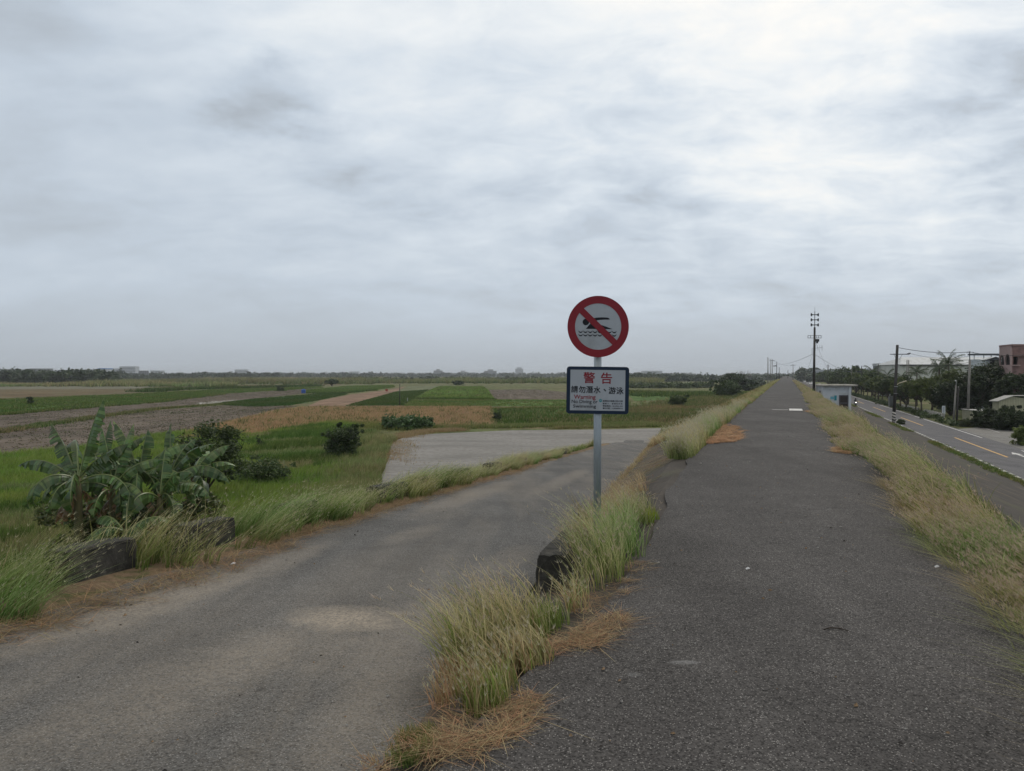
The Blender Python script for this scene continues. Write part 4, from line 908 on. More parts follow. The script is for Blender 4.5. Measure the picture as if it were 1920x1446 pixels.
# ------------------------------------------------------------------ bananas, bushes, trees, palms
def banana_leaf(name, base, az, el, L, wd, droop, parent, torn=.5, twist=0.0, seed=0, tone=1.0, pet=.16, dead=False):
    r = random.Random(seed); n = 26; h = Vector((math.cos(az), math.sin(az), 0)); pts = []; p = Vector(base); e = el
    side = Vector((-math.sin(az), math.cos(az), 0)); dirs = []
    for i in range(n + 1):
        pts.append(p.copy()); d = h * math.cos(e) + Vector((0, 0, 1)) * math.sin(e); dirs.append(d)
        p = p + d * (L / n); e -= droop / n * (.5 + 1.4 * i / n)
    V, Q, C = [], [], []
    def quad(a, b, c, d, ca, cb):
        k = len(V); V.extend([a, b, c, d]); Q.append((k, k + 1, k + 2, k + 3)); C.extend([ca, ca, cb, cb])
    rib = (.20 * tone, .25 * tone, .09 * tone); g = (.055 * tone, .105 * tone, .026 * tone); gl = (.115 * tone, .19 * tone, .055 * tone)
    if dead: rib = (.22, .15, .08); g = (.17, .10, .045); gl = (.26, .17, .08)
    for i in range(n):              # midrib, a slim four-sided rod
        w0 = .032 * (1 - i / n) + .006; w1 = .032 * (1 - (i + 1) / n) + .006
        for (sa, sb) in ((-1, 1), (1, -1)):
            up0 = side.cross(dirs[i]).normalized(); 
            quad(pts[i] + side * w0 * sa, pts[i] - up0 * w0 * sb * -1, pts[i + 1] - up0 * w1 * sb * -1, pts[i + 1] + side * w1 * sa, rib, rib)
            quad(pts[i] + side * w0 * sa, pts[i] + up0 * w0 * sb * -1, pts[i + 1] + up0 * w1 * sb * -1, pts[i + 1] + side * w1 * sa, rib, rib)
    i0 = int(n * pet); wd *= 1.2
    for sgn in (-1, 1):
        fold = R(r.uniform(18, 50)) + twist * sgn; extra = 0; cut = 0
        for i in range(i0, n):
            t = (i - i0) / (n - i0); w = wd * .5 * (math.sin(math.pi * min(1, t * .9 + .1)) ** .45) * (1 if t < .75 else (1 - (t - .75) / .25) ** .6 + .02)
            t2 = (i + 1 - i0) / (n - i0); w2 = wd * .5 * (math.sin(math.pi * min(1, t2 * .9 + .1)) ** .45) * (1 if t2 < .75 else max(0, (1 - (t2 - .75) / .25)) ** .6 + .02)
            if r.random() < torn or i == i0: extra = r.gauss(0, .30); cut = r.uniform(.02, .10)
            up = side.cross(dirs[i]).normalized()
            if up.z < 0: up = -up
            f0 = fold + extra; sw = dirs[i] * (.22 * w)
            def at(P0, ww, fr, gap=0): return P0 + side * sgn * ww * fr * math.cos(f0 + fr * .35) - up * ww * fr * math.sin(f0 + fr * .35) + sw * fr - Vector((0, 0, 1)) * ww * fr * fr * .12 - dirs[i] * gap
            cc = tuple(x * r.uniform(.85, 1.15) for x in (g if r.random() < .6 else gl)); gp = L / n * (cut * 4) if extra else 0
            for a, b in ((0, .5), (.5, 1)):
                quad(at(pts[i], w, a), at(pts[i], w, b), at(pts[i + 1], w2, b, gp * b), at(pts[i + 1], w2, a, gp * a), cc, cc)
                C[-4:] = [cc, cc, cc, cc]
    o = mesh_np(name, np.array([tuple(v) for v in V]), np.array(Q), BANANA, np.array(C), parent); return o
stem_m = simple('banana_stem', (.10, .095, .045), .7, .4, 6, (.14, .075, .03), stretch=(1, 1, .3))
def banana(pos, H, label, seed, specs, lean=(0, 0)):
    root = thing('banana_plant', label, 'banana plant', pos, group='banana plants below the ramp'); r = random.Random(seed)
    top = Vector((lean[0], lean[1], H)); m = MB(); m.tube([(0, 0, -.1), (lean[0] * .3, lean[1] * .3, H * .4), (lean[0] * .7, lean[1] * .7, H * .75), top], [.17, .145, .12, .075], 12); m.build('stem', stem_m, root, smooth=True)
    for k, (az, el, L, wd, dr) in enumerate(specs):
        banana_leaf('leaf', top + Vector((0, 0, -.25 + .05 * (k % 4))), R(az + r.uniform(-8, 8)), R(el), L * r.uniform(.92, 1.12), wd * r.uniform(.8, 1.1), R(dr), root, .42, R(r.uniform(-20, 20)), seed * 37 + k, r.uniform(.7, 1.25))
    for k in range(4): o = banana_leaf('dead_leaf', top + Vector((0, 0, -.45 - .1 * k)), r.uniform(0, 6.28), R(r.uniform(-50, -20)), r.uniform(1.1, 1.7), .35, R(60), root, .7, R(30), seed * 91 + k, 1, .1, True)
    return root
def gp(px, py): p = P(px, py, GZ + .0); return (p.x, p.y, GZ)
# azimuth: 0 = to the right in the picture, 90 = away, 180 = left, 270 = towards the camera
b1 = PD(148, 1045, 26.5)
banana((b1.x, 26.5, GZ), 3.0, 'leftmost and tallest banana plant, with long torn leaves held high', 1,
       [(25, 80, 2.9, .62, 12), (152, 60, 2.5, .6, 20), (118, 72, 2.3, .6, 75), (8, 52, 2.2, .62, 35), (172, 38, 2.9, .55, 62), (200, 25, 2.6, .6, 135), (240, 35, 2.4, .6, 150), (300, 30, 2.5, .62, 150), (345, 32, 2.6, .6, 130), (60, 45, 2.2, .6, 80), (265, 10, 1.9, .6, 110), (210, 5, 1.7, .5, 95)])
b2 = PD(212, 1035, 27.5)
banana((b2.x, 27.5, GZ), 2.6, 'second banana plant from the left with upright pale leaves', 2,
       [(140, 80, 2.2, .6, 15), (60, 78, 2.4, .62, 20), (10, 55, 2.3, .6, 60), (175, 50, 2.2, .6, 70), (230, 40, 2.2, .6, 120), (300, 35, 2.3, .6, 130), (340, 25, 2.3, .6, 110), (90, 55, 2, .6, 80), (270, 15, 1.8, .55, 100)])
b3 = PD(262, 1025, 28.6)
banana((b3.x, 28.6, GZ), 2.8, 'middle banana plant with a leaf bent over at its tip', 3,
       [(165, 76, 2.6, .6, 35), (75, 84, 2.1, .6, 15), (20, 60, 2.2, .6, 55), (350, 30, 2.5, .6, 90), (200, 35, 2.1, .6, 110), (240, 45, 2.1, .6, 130), (290, 38, 2.3, .62, 140), (320, 15, 2.2, .6, 100), (120, 50, 2, .6, 90)])
b4 = PD(318, 1010, 29.8)
banana((b4.x, 29.8, GZ), 2.6, 'second banana plant from the right with a narrow upright leaf', 4,
       [(110, 82, 2.5, .5, 10), (10, 65, 2.2, .6, 60), (60, 70, 2.1, .6, 45), (355, 35, 2.6, .6, 95), (170, 50, 2.0, .6, 80), (220, 40, 2.1, .6, 120), (280, 35, 2.2, .6, 140), (325, 20, 2.5, .6, 110)])
b5 = PD(362, 1000, 31)
banana((b5.x, 31, GZ), 2.5, 'rightmost banana plant, low with drooping leaves beside the small tree', 5,
       [(20, 70, 2.0, .6, 60), (0, 50, 2.2, .6, 80), (330, 40, 2.4, .6, 110), (150, 70, 1.9, .6, 40), (210, 45, 2.0, .6, 110), (260, 35, 2.0, .6, 130), (300, 25, 2.2, .6, 120), (80, 60, 1.8, .6, 60)])
b6 = PD(235, 1050, 25.6)
banana((b6.x, 25.6, GZ), 1.3, 'short young banana plant in front of the clump', 6,
       [(90, 80, 1.6, .5, 15), (30, 50, 1.7, .5, 90), (160, 50, 1.6, .5, 90), (220, 35, 1.6, .5, 110), (310, 40, 1.8, .5, 110), (345, 25, 1.8, .5, 100)])
b7 = PD(300, 1020, 27.6)
banana((b7.x, 27.6, GZ), 2.2, 'banana plant low in front between the middle ones', 7,
       [(100, 78, 2.2, .6, 20), (45, 62, 2.2, .6, 60), (150, 58, 2.1, .6, 70), (0, 45, 2.3, .6, 110), (200, 35, 2.1, .6, 120), (260, 40, 2.1, .6, 140), (310, 30, 2.3, .6, 130), (340, 60, 2.0, .6, 70)])
b8 = PD(186, 1030, 28.8)
banana((b8.x, 28.8, GZ), 2.7, 'banana plant half hidden just right of the tallest one', 8,
       [(80, 82, 2.2, .55, 15), (20, 66, 2.3, .6, 50), (130, 64, 2.2, .6, 60), (330, 50, 2.3, .6, 100), (180, 40, 2.2, .6, 110), (230, 35, 2.2, .6, 140), (290, 30, 2.2, .6, 140)])
under = [(PD(x, 1000, 28.5 + random.uniform(-1.2, 2.6)).x, 28.5 + random.uniform(-1.4, 2.6), GZ + random.uniform(.2, 1.5), .55) for x in np.linspace(150, 400, 40)]
v_, q_, c_ = leafcloud(under, 260, .11, [(.02, .035, .012), (.045, .07, .022), (.08, .11, .03), (.12, .10, .045)]); o = mesh_np('creeper', v_, q_, LEAF, c_); tag(o, kind='stuff')
wood_m = simple('tree_bark', (.075, .06, .045), .9, .35, 8, (.04, .035, .03), stretch=(1, 1, .3))
def bush_mesh(w, h, k, per, leaf, cols, seed, rclump=.28, d=None, hollow=.4):
    cl = ellipsoid_clumps((0, 0, h * .52), (w * .5 * .8, (d or w) * .5 * .8, h * .42), k, w * rclump * .5, hollow)
    cl += [[random.uniform(-w, w) * .5, random.uniform(-w, w) * .4, h * random.uniform(.3, 1.08), w * .05] for _ in range(k // 2)]
    cl += [[random.uniform(-w, w) * .32, random.uniform(-w, w) * .3, h * .12, w * .12] for _ in range(k // 4)]
    return leafcloud(cl, per, leaf, cols)
BASES = []
BC = [(.022, .038, .014), (.04, .065, .02), (.075, .11, .03)]
def bush(px, py, wpx, hpx, label, cols=BC, leaf=.06, k=34, per=90, group='bushes in the field below the dike', name='bush', Y=None, stems=5):
    p = P(px, py, GZ); w = wpx * p.y / F; h = hpx * p.y / F
    root = thing(name, label, 'bush', (p.x, p.y, GZ), group=group); BASES.append((p.x, p.y, w))
    v_, q_, c_ = bush_mesh(w, h, k, per, leaf, cols, 1); mesh_np('foliage', v_, q_, LEAF, c_, root)
    m = MB()
    for i in range(stems):
        a = random.uniform(0, 6.28); m.tube([(0, 0, -.05), (math.cos(a) * w * .12, math.sin(a) * w * .12, h * .35), (math.cos(a) * w * .28, math.sin(a) * w * .28, h * .8)], [w * .018, w * .012, w * .005], 6)
    m.build('stem', wood_m, root); return root
bush(640, 858, 76, 60, 'dark round bush standing alone in the green meadow left of the concrete yard', leaf=.09, k=60, per=120)
bush(487, 842, 16, 24, 'very small dark bush in the meadow right of the small tree', leaf=.07, k=12)
bush(58, 759, 13, 15, 'small dark bush on the green crop field at far left', leaf=.2, k=12)
bush(526, 733, 16, 9, 'low dark bush between crop fields left of the lone broad tree', leaf=.3, k=12)
bush(1272, 762, 36, 19, 'low round bush with pale leaf tips on the slope foot right of the sign', cols=LG2, leaf=.16, k=40, per=100)
bush(1363, 743, 52, 27, 'large bright green bush at the foot of the dike', cols=[(.03, .05, .018), (.06, .095, .028), (.10, .15, .045)], leaf=.24, k=60, per=120)
bush(932, 790, 20, 20, 'leggy dark bush at the edge of the reddish bare field', leaf=.11, k=16, per=60)
bush(765, 803, 96, 16, 'wide low clump of long green leaves before the dry field', cols=[(.03, .06, .02), (.06, .11, .035), (.09, .15, .05)], leaf=.22, k=60, per=90)
bush(490, 905, 110, 44, 'loose sprawling shrub spreading right of the small tree', cols=[(.035, .06, .02), (.06, .10, .03), (.12, .15, .05)], leaf=.09, k=60, per=40)
bush(970, 718, 34, 9, 'dark low bush far out beyond the bright green field', leaf=.6, k=20)
bush(860, 722, 22, 8, 'second dark low bush far out, left of the plough land', leaf=.6, k=14)
ring = []
for x, y, w in BASES:
    for _ in range(int(26 + w * 8)): a = random.uniform(0, 6.28); r_ = w * random.uniform(.3, .72); ring.append((x + math.cos(a) * r_, y + math.sin(a) * r_ * .8, GZ - .03))
grass('meadow_grass', np.array(ring), 14, .25, .62, A(.1, 0, 0), .3, .035, [(GR * .6, GR, 4), (DK, GR * .8, 3), (OL, ST, 1.5)], segs=2)
def limbs(m, base, H, spread, n, r0, seed, lean=(0, 0), fork=.35):
    r = random.Random(seed); f0 = Vector((base[0] + lean[0] * fork, base[1] + lean[1] * fork, base[2] + H * fork)); m.tube([base, Vector(base).lerp(f0, .5) + Vector((r0 * .4, 0, 0)), f0], [r0 * 1.25, r0, r0 * .85], 9); tips = []
    for i in range(n):
        a = 2 * math.pi * (i + r.random() * .7) / n; q = r.uniform(.5, 1); e = f0 + Vector((math.cos(a) * spread * q, math.sin(a) * spread * q, H * (1 - fork) * r.uniform(.5, .8)))
        mid = f0.lerp(e, .5) + Vector((math.cos(a) * spread * .12, math.sin(a) * spread * .12, -H * .03)); m.tube([f0 - Vector((0, 0, r0)), mid, e], [r0 * .6, r0 * .38, r0 * .14], 7); tips.append(e)
        for j in range(2):
            a2 = a + r.uniform(-1, 1); e2 = mid + Vector((math.cos(a2) * spread * .5, math.sin(a2) * spread * .5, H * .25)); m.tube([mid, e2], [r0 * .3, r0 * .08], 5); tips.append(e2)
    return tips
def tree(name, label, pos, H, W, cols, leaf, k, per, seed, group=None, trunk=.3, r0=.14, lean=(0, 0), rcl=.2, cat='tree', depth=None, hollow=.5, low=-.7):
    root = thing(name, label, cat, pos, group=group); m = MB(); limbs(m, (0, 0, -.1), H, W * .33, 6, r0, seed, lean, trunk); m.build('trunk', wood_m, root, smooth=True)
    ch = H * (1 - trunk); cl = ellipsoid_clumps((lean[0], lean[1], H * trunk + ch * .5), (W * .5 - W * rcl * .5, (depth or W) * .5 - W * rcl * .5, ch * .5 - W * rcl * .4), k, W * rcl * .5, hollow, low)
    v_, q_, c_ = leafcloud(cl, per, leaf, cols); mesh_np('crown', v_, q_, LEAF, c_, root); return root
p = P(385, 938, GZ)
tree('small_tree', 'small dark-leaved tree leaning right, directly behind the banana plants', (p.x, p.y, GZ), 4.4, 4.6, [(.02, .035, .013), (.045, .07, .02), (.085, .12, .03)], .085, 90, 90, 3, trunk=.16, r0=.11, lean=(.3, 0), rcl=.2, low=-.9, hollow=.3)
p = P(622, 724, GZ); tree('broad_tree', 'lone broad tree far out between the crop fields', (p.x, p.y, GZ), 22 / F * p.y * .62, 26 / F * p.y, LG2, .55, 40, 60, 4, trunk=.2, r0=.4)
p = P(1375, 733, GZ); tree('dark_tree', 'tall dark tree rising behind the bright bush at the dike foot', (p.x, p.y, GZ), 34 / F * p.y, 62 / F * p.y, LG, .45, 80, 90, 5, trunk=.15, r0=.3, low=-.95)
p = P(1400, 731, GZ); tree('dark_tree', 'lower dark tree between the tall dark tree and the dike path', (p.x, p.y, GZ), 20 / F * p.y, 50 / F * p.y, LG, .45, 50, 80, 6, trunk=.12, r0=.25, low=-.95)
for px, hh, lab in ((1386, 35, 'bare grey branching tree above the tall dark tree, the left one'), (1399, 38, 'bare grey branching tree above the tall dark tree, the right and taller one')):
    p = P(px, 728, GZ); root = thing('bare_tree', lab, 'tree', (p.x, p.y, GZ), group='bare trees'); m = MB(); H = hh / F * p.y; r = random.Random(px)
    def br(m, a, d, L, rad, lv):
        b = a + d * L; m.tube([a, b], [rad, rad * .6], 5)
        if lv:
            for _ in range(3): br(m, a.lerp(b, r.uniform(.5, 1)), (d + Vector((r.gauss(0, .5), r.gauss(0, .5), r.uniform(0, .4)))).normalized(), L * r.uniform(.5, .75), rad * .6, lv - 1)
    br(m, Vector((0, 0, 0)), Vector((0, 0, 1)), H * .45, .16, 4); m.build('branches', simple('bare_wood', (.16, .14, .12), .9), root)
# the row of round street trees beyond the road
def row_proto(seed, cols): 
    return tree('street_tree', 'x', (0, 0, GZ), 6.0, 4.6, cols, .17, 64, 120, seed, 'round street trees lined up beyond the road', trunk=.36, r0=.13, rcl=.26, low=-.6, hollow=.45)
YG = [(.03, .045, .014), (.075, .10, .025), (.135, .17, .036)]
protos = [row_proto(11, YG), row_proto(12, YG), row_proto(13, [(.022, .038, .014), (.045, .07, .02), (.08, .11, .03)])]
spots = [(1727.6, 21.1, 0, 1.02), (1717.8, 21.3, 1, 1.0), (1700, 21.2, 2, .98), (1688, 21.2, 0, 1.0), (1665.6, 21.2, 2, 1.0), (1655, 21.2, 1, .96), (1648, 21.2, 0, 1.0), (1641, 21.2, 2, 1.0), (1634, 21.2, 1, 1), (1627, 21.2, 0, 1), (1619, 21.2, 2, 1.1), (1610, 21.2, 1, 1.1), (1604, 21.4, 0, 1.2)]
words_ = ['nearest', 'second', 'third', 'fourth', 'fifth', 'sixth', 'seventh', 'eighth', 'ninth', 'tenth', 'eleventh', 'twelfth', 'thirteenth']
used = set()
for i, (px, v, k, sc_) in enumerate(spots):
    o = protos[k] if k not in used else copy_tree(protos[k]); used.add(k)
    u_ = U(px, v); o.location = D(u_, v, GZ); o.rotation_euler.z = i * 1.7; o.scale = (sc_, sc_, sc_ * (1 + .05 * math.sin(i * 2.3)))
    o['label'] = ('%s round street tree of the row beyond the road, counted from the right' % words_[i]) if i else 'rightmost round street tree of the row, beside the low white wall'
def at_d(px, Y): return ((px - 960) / F * Y, Y, GZ)
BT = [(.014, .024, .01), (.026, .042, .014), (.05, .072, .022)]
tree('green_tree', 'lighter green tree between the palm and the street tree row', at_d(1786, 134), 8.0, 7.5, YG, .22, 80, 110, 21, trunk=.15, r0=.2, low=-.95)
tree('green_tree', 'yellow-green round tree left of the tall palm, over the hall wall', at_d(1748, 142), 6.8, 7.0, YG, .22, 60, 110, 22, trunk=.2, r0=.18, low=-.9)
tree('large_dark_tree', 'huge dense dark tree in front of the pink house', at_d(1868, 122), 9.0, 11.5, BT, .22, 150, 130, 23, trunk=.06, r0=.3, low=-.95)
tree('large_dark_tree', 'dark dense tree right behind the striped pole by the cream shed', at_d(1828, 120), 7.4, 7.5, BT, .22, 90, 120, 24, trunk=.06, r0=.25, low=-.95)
tree('large_dark_tree', 'dark low tree behind the slanted lamp post', at_d(1783, 122), 5.6, 7.0, BT, .22, 80, 110, 25, trunk=.04, r0=.2, low=-.95)
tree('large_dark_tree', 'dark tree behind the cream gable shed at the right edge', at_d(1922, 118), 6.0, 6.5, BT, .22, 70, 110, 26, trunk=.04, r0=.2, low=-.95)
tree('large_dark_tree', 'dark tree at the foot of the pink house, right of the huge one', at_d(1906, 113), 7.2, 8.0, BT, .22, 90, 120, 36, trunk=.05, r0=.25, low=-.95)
tree('background_tree', 'dark crown behind the middle of the street tree row', at_d(1700, 165), 6.6, 9, BT, .3, 60, 90, 27, trunk=.04, r0=.2, low=-.95)
tree('background_tree', 'olive crown behind the left end of the street tree row', at_d(1640, 230), 8.2, 12, LG2, .4, 60, 90, 28, trunk=.04, r0=.2, low=-.95)
tree('background_tree', 'green tree over the roof of the white hut', at_d(1583, 335), 10.5, 17, LG2, .45, 70, 90, 29, trunk=.04, r0=.3, low=-.95)
tree('background_tree', 'olive tree just right of the hut roof edge', at_d(1606, 275), 10.6, 10, LG2, .4, 50, 90, 30, trunk=.04, r0=.3, low=-.95)
tree('roadside_tree', 'left dark tree beside the far end of the road', at_d(1508, 1000), 16.0, 24, LG, 1.6, 60, 90, 31, trunk=.06, r0=.4, low=-.95)
tree('roadside_tree', 'taller dark tree behind the loudspeaker pole', at_d(1527, 750), 14.6, 18, LG, 1.2, 70, 90, 32, trunk=.06, r0=.4, low=-.95)
tree('background_tree', 'dark tree filling the gap between hut and street tree row', at_d(1625, 300), 8.6, 14, LG2, .45, 60, 90, 33, trunk=.04, r0=.3, low=-.95)
tree('background_tree', 'dark crown under the palm at the end of the grey office building', at_d(1668, 210), 6.4, 10, BT, .35, 60, 90, 34, trunk=.04, r0=.3, low=-.95)
tree('background_tree', 'wide olive tree left of the hut, by the far road', at_d(1556, 480), 10.0, 22, LG2, .7, 60, 90, 35, trunk=.04, r0=.3, low=-.95)
# hedge of shrubs at the foot of the street trees, and bushes on the right
def rbush(px, Y, w, h, label, cols=BT, leaf=.13, k=70, per=110, d=None, name='bush'):
    root = thing(name, label, 'bush', at_d(px, Y), group='bushes beyond the road'); v_, q_, c_ = bush_mesh(w, h, k, per, leaf, cols, 1, .24, d); mesh_np('foliage', v_, q_, LEAF, c_, root)
    m = MB()
    for i in range(4): m.tube([(0, 0, 0), (math.cos(i * 1.6) * w * .2, math.sin(i * 1.6) * w * .2, h * .7)], [.04, .015], 6)
    m.build('stem', wood_m, root)
rbush(1862, 93, 4.6, 2.2, 'dark rounded bush in front of the cream shed'); rbush(1897, 89, 5.0, 2.6, 'larger dark bush at the right edge before the gable shed'); rbush(1840, 95, 2.4, 1.5, 'low dark bush where the cream shed meets the yard', k=40)
rbush(1921, 70, 2.4, 1.7, 'bright yellow-green weed bush on the right picture edge', cols=[(.06, .085, .02), (.11, .15, .035), (.18, .2, .05)], leaf=.09, k=40)
rbush(1815, 96, 2.6, .8, 'low weedy tuft around the foot of the striped pole by the shed', cols=[(.03, .05, .015), (.07, .09, .03), (.14, .11, .05)], leaf=.08, k=36)
rbush(1688, 99.5, 1.4, .6, 'small weeds around the foot of the near striped utility pole', cols=[(.03, .05, .015), (.07, .09, .03)], leaf=.06, k=20)
v_ = []
for _ in range(260):
    u_ = random.uniform(108, 300); p = D(u_, 20.6 + random.gauss(0, .5), GZ + random.uniform(.1, .5)); v_.append((p.x, p.y, p.z, random.uniform(.3, .6)))
a1, a2, a3 = leafcloud(v_, 60, .14, [(.022, .038, .013), (.045, .075, .022), (.08, .11, .035)]); tag(mesh_np('ground_cover', a1, a2, LEAF, a3), kind='stuff')
# palms
palm_m = simple('palm_trunk', (.12, .10, .08), .9, .3, 6, (.07, .06, .05), stretch=(.4, .4, 3))
def frond(L, az, el, droop, parent, seed, wl=.5, col=((.03, .05, .018), (.06, .09, .03))):
    r = random.Random(seed); n = 18; h = Vector((math.cos(az), math.sin(az), 0)); sd_ = Vector((-math.sin(az), math.cos(az), 0)); p = Vector((0, 0, 0)); e = el; V, Q, C = [], [], []
    for i in range(n):
        d = h * math.cos(e) + Vector((0, 0, math.sin(e))); p2 = p + d * L / n; w = .03 * (1 - i / n) + .008
        k = len(V); V += [p - sd_ * w, p + sd_ * w, p2 + sd_ * w, p2 - sd_ * w]; Q.append((k, k + 1, k + 2, k + 3)); C += [(.09, .09, .04)] * 4
        if i > 1:
            for s_ in (-1, 1):
                for j in range(2):
                    l = wl * math.sin(math.pi * min(1, (i + .6) / n)) ** .5 * r.uniform(.8, 1.1); q0 = p.lerp(p2, j * .5); q1 = q0 + sd_ * s_ * l * .62 + d * l * .45 - Vector((0, 0, l * r.uniform(.25, .7)))
                    k = len(V); ww = d * .035; V += [q0 - ww, q0 + ww, q1 + ww * .3, q1 - ww * .3]; Q.append((k, k + 1, k + 2, k + 3)); c = tuple(x + (y - x) * r.random() for x, y in zip(*col)); C += [c] * 4
        p = p2; e -= droop / n * (.4 + 1.5 * i / n)
    return mesh_np('frond', np.array([tuple(v) for v in V]), np.array(Q), LEAF, np.array(C), parent)
def palm(px, Y, H, L, n, label, seed, lean=(0, 0), el0=75):
    root = thing('palm_tree', label, 'palm tree', at_d(px, Y), group='palm trees beyond the road'); r = random.Random(seed)
    m = MB(); m.tube([(0, 0, -.1), (lean[0] * .3, lean[1] * .3, H * .5), (lean[0], lean[1], H)], [.22, .15, .13], 10); m.build('trunk', palm_m, root, smooth=True)
    for i in range(n):
        a = i * 2.4 + r.uniform(-.2, .2); e = el0 - 105 * (i / n) + r.uniform(-8, 8); f = frond(L * r.uniform(.85, 1.1), a, R(e), R(r.uniform(50, 100)), root, seed * 50 + i, L * .28); f.location = (lean[0], lean[1], H)
palm(1781, 140, 8.6, 3.3, 20, 'tallest palm tree with a spiky upright top, left of the striped pole', 1, (-.3, 0), 85)
palm(1761, 145, 8.0, 2.6, 20, 'second tallest palm with a brown drooping skirt of fronds', 2)
palm(1719, 160, 7.0, 2.6, 16, 'palm in front of the hall wall with one upright frond', 3, (0, 0), 88)
palm(1636, 240, 7.6, 4.0, 20, 'feathery palm left of the utility pole, at the end of the grey building', 4, (0, 0), 70)
palm(1664, 215, 6.4, 3.1, 14, 'dark palm just left of the near utility pole', 5); palm(1691, 190, 5.8, 2.4, 14, 'low dark palm just right of the near utility pole', 6)
palm(1836, 140, 6.6, 2.4, 14, 'dark palm half hidden behind the big dark tree', 7)
# ------------------------------------------------------------------ poles, loudspeakers, wires
pole_c = simple('dark_pole_concrete', (.045, .042, .04), .85, .25, 4, (.09, .085, .075), stretch=(1, 1, .2))
pole_g = simple('grey_pole_concrete', (.20, .19, .175), .85, .2, 4, (.12, .11, .10), stretch=(1, 1, .2))
metal_d = simple('dark_metal', (.05, .055, .06), .5, .15, 8, metal=.3); metal_l = simple('light_metal', (.35, .36, .36), .5, .15, 8, metal=.3)
def stripe_mat(name, a, b):
    t = NT(name); tc = t.n('ShaderNodeTexCoord'); sx = t.n('ShaderNodeSeparateXYZ'); t.l(tc.outputs['Object'], sx.inputs[0])
    an = t.m('ARCTAN2', sx.outputs[1], sx.outputs[0]); f = t.m('FRACT', t.m('ADD', t.m('MULTIPLY', sx.outputs[2], 2.6), t.m('MULTIPLY', an, 1 / (2 * math.pi))))
    k = t.mix(t.m('GREATER_THAN', f, .52), a, b); t.col(t.mix(t.ramp(t.noise(t.pos(local=True), 5, 5, .7), [(.5, 0.0), (.75, .6)]), k, (.10, .09, .08))); t.rough(.7); return t.mat
stripes_bw = stripe_mat('black_white_stripes', (.03, .03, .03), (.42, .40, .37)); stripes_rw = stripe_mat('red_white_stripes', (.22, .10, .06), (.45, .42, .36))
def surf_z(u, v): return float(np.interp(v, [-13, -1.9, 1.9, 2.25, 5.5, 5.9, 12.4, 13.3, 13.7], [GZ, 0, 0, 0, -2.4, -2.5, -4.7, -4.86, GZ]))
sp_x = PD(1526, 700, 100); uv = toD(sp_x); bz = surf_z(*uv) - .1
tw = thing('loudspeaker_pole', 'tall dark pole with six siren horns and a crossarm beside the white hut', 'pole', (sp_x.x, 100, bz)); K = 100 / F
def zy(py, Y=100): return EYE + (703 - py) * Y / F - bz
m = MB(); m.tube([(0, 0, -.3), (.07, 0, zy(614))], [.175, .125], 16); m.build('pole', pole_c, tw, smooth=True)
m = MB(); m.tube([(.07, 0, zy(616)), (.08, 0, zy(584))], [.05, .04], 8); m.tube([(.08, 0, zy(584)), (.08, 0, zy(576))], .015, 6); m.build('mast', metal_d, tw)
for py in (590.5, 600, 609.5):
    for s_ in (-1, 1):
        m = MB(); m.lathe([(.03, .0), (.045, .12), (.06, .24), (.10, .34), (.17, .42), (.235, .47), (.22, .47), (.14, .41), (.05, .30)], axis='x', n=16)
        if s_ < 0: m.v = [(-x, y, z) for x, y, z in m.v]
        m.box(min(0, s_ * .12), max(0, s_ * .12), -.06, .06, -.06, .06); h_ = m.build('horn', metal_d, tw); h_.location = (.08, 0, zy(py))
m = MB(); z0, z1 = zy(634), zy(629.5)
for z in (z0, z1): m.box(-.85, .98, -.03, .03, z - .025, z + .025)
for x in (-.82, -.45, .35, .62, .95): m.box(x - .022, x + .022, -.025, .025, z0 + .026, z1 - .026)
m.build('crossarm', metal_d, tw)
m = MB(); m.box(.2, .62, -.2, .12, zy(641), zy(636)); m.box(.3, .5, -.15, .1, zy(644), zy(641) - .003); m.build('control_box', metal_d, tw, bevel=.02)
m = MB(); m.tube([(-.3, 0, zy(654)), (1.15, 0, zy(651.5))], .018, 6)
for i, x in enumerate((.2, .45, .72, .98, 1.13)): m.tube([(x, 0, zy(652.5) - .38), (x, 0, zy(652.5) + .38)], .01, 5)
m.tube([(-.26, 0, zy(654)), (-.26, 0, zy(664))], .02, 5); m.build('antenna', metal_d, tw)
def wire(p0, p1, sag, label, r=.018, n=14):
    pts = []
    for i in range(n + 1):
        t = i / n; p = Vector(p0).lerp(Vector(p1), t); p.z -= sag * 4 * t * (1 - t); pts.append(p)
    m = MB(); m.tube(pts, r, 5); return tag(m.build('overhead_wire', metal_d), label, 'wire', 'overhead wires')
Wp = lambda px, py, Y: PD(px, py, Y)
wire(Wp(1523.5, 664, 99.9), Wp(1446, 679, 238), 1.0, 'thin wire from the loudspeaker pole to the pole cluster left of the path', .02)
wire(Wp(1528.5, 665, 100), Wp(1622, 697, 215), 1.2, 'thin wire from the loudspeaker pole down towards the street trees', .02)
wire(Wp(1529, 642, 100), Wp(1551, 690, 118), .1, 'guy wire slanting right from the loudspeaker pole to the road side', .012, 4)
wire(Wp(1523.5, 665, 100), Wp(1513, 696, 112), .1, 'guy wire slanting left from the loudspeaker pole to the slope', .012, 4)
wire(Wp(1449, 676, 239), Wp(1487, 686, 252), .5, 'thin wire crossing the path between the far poles', .02)
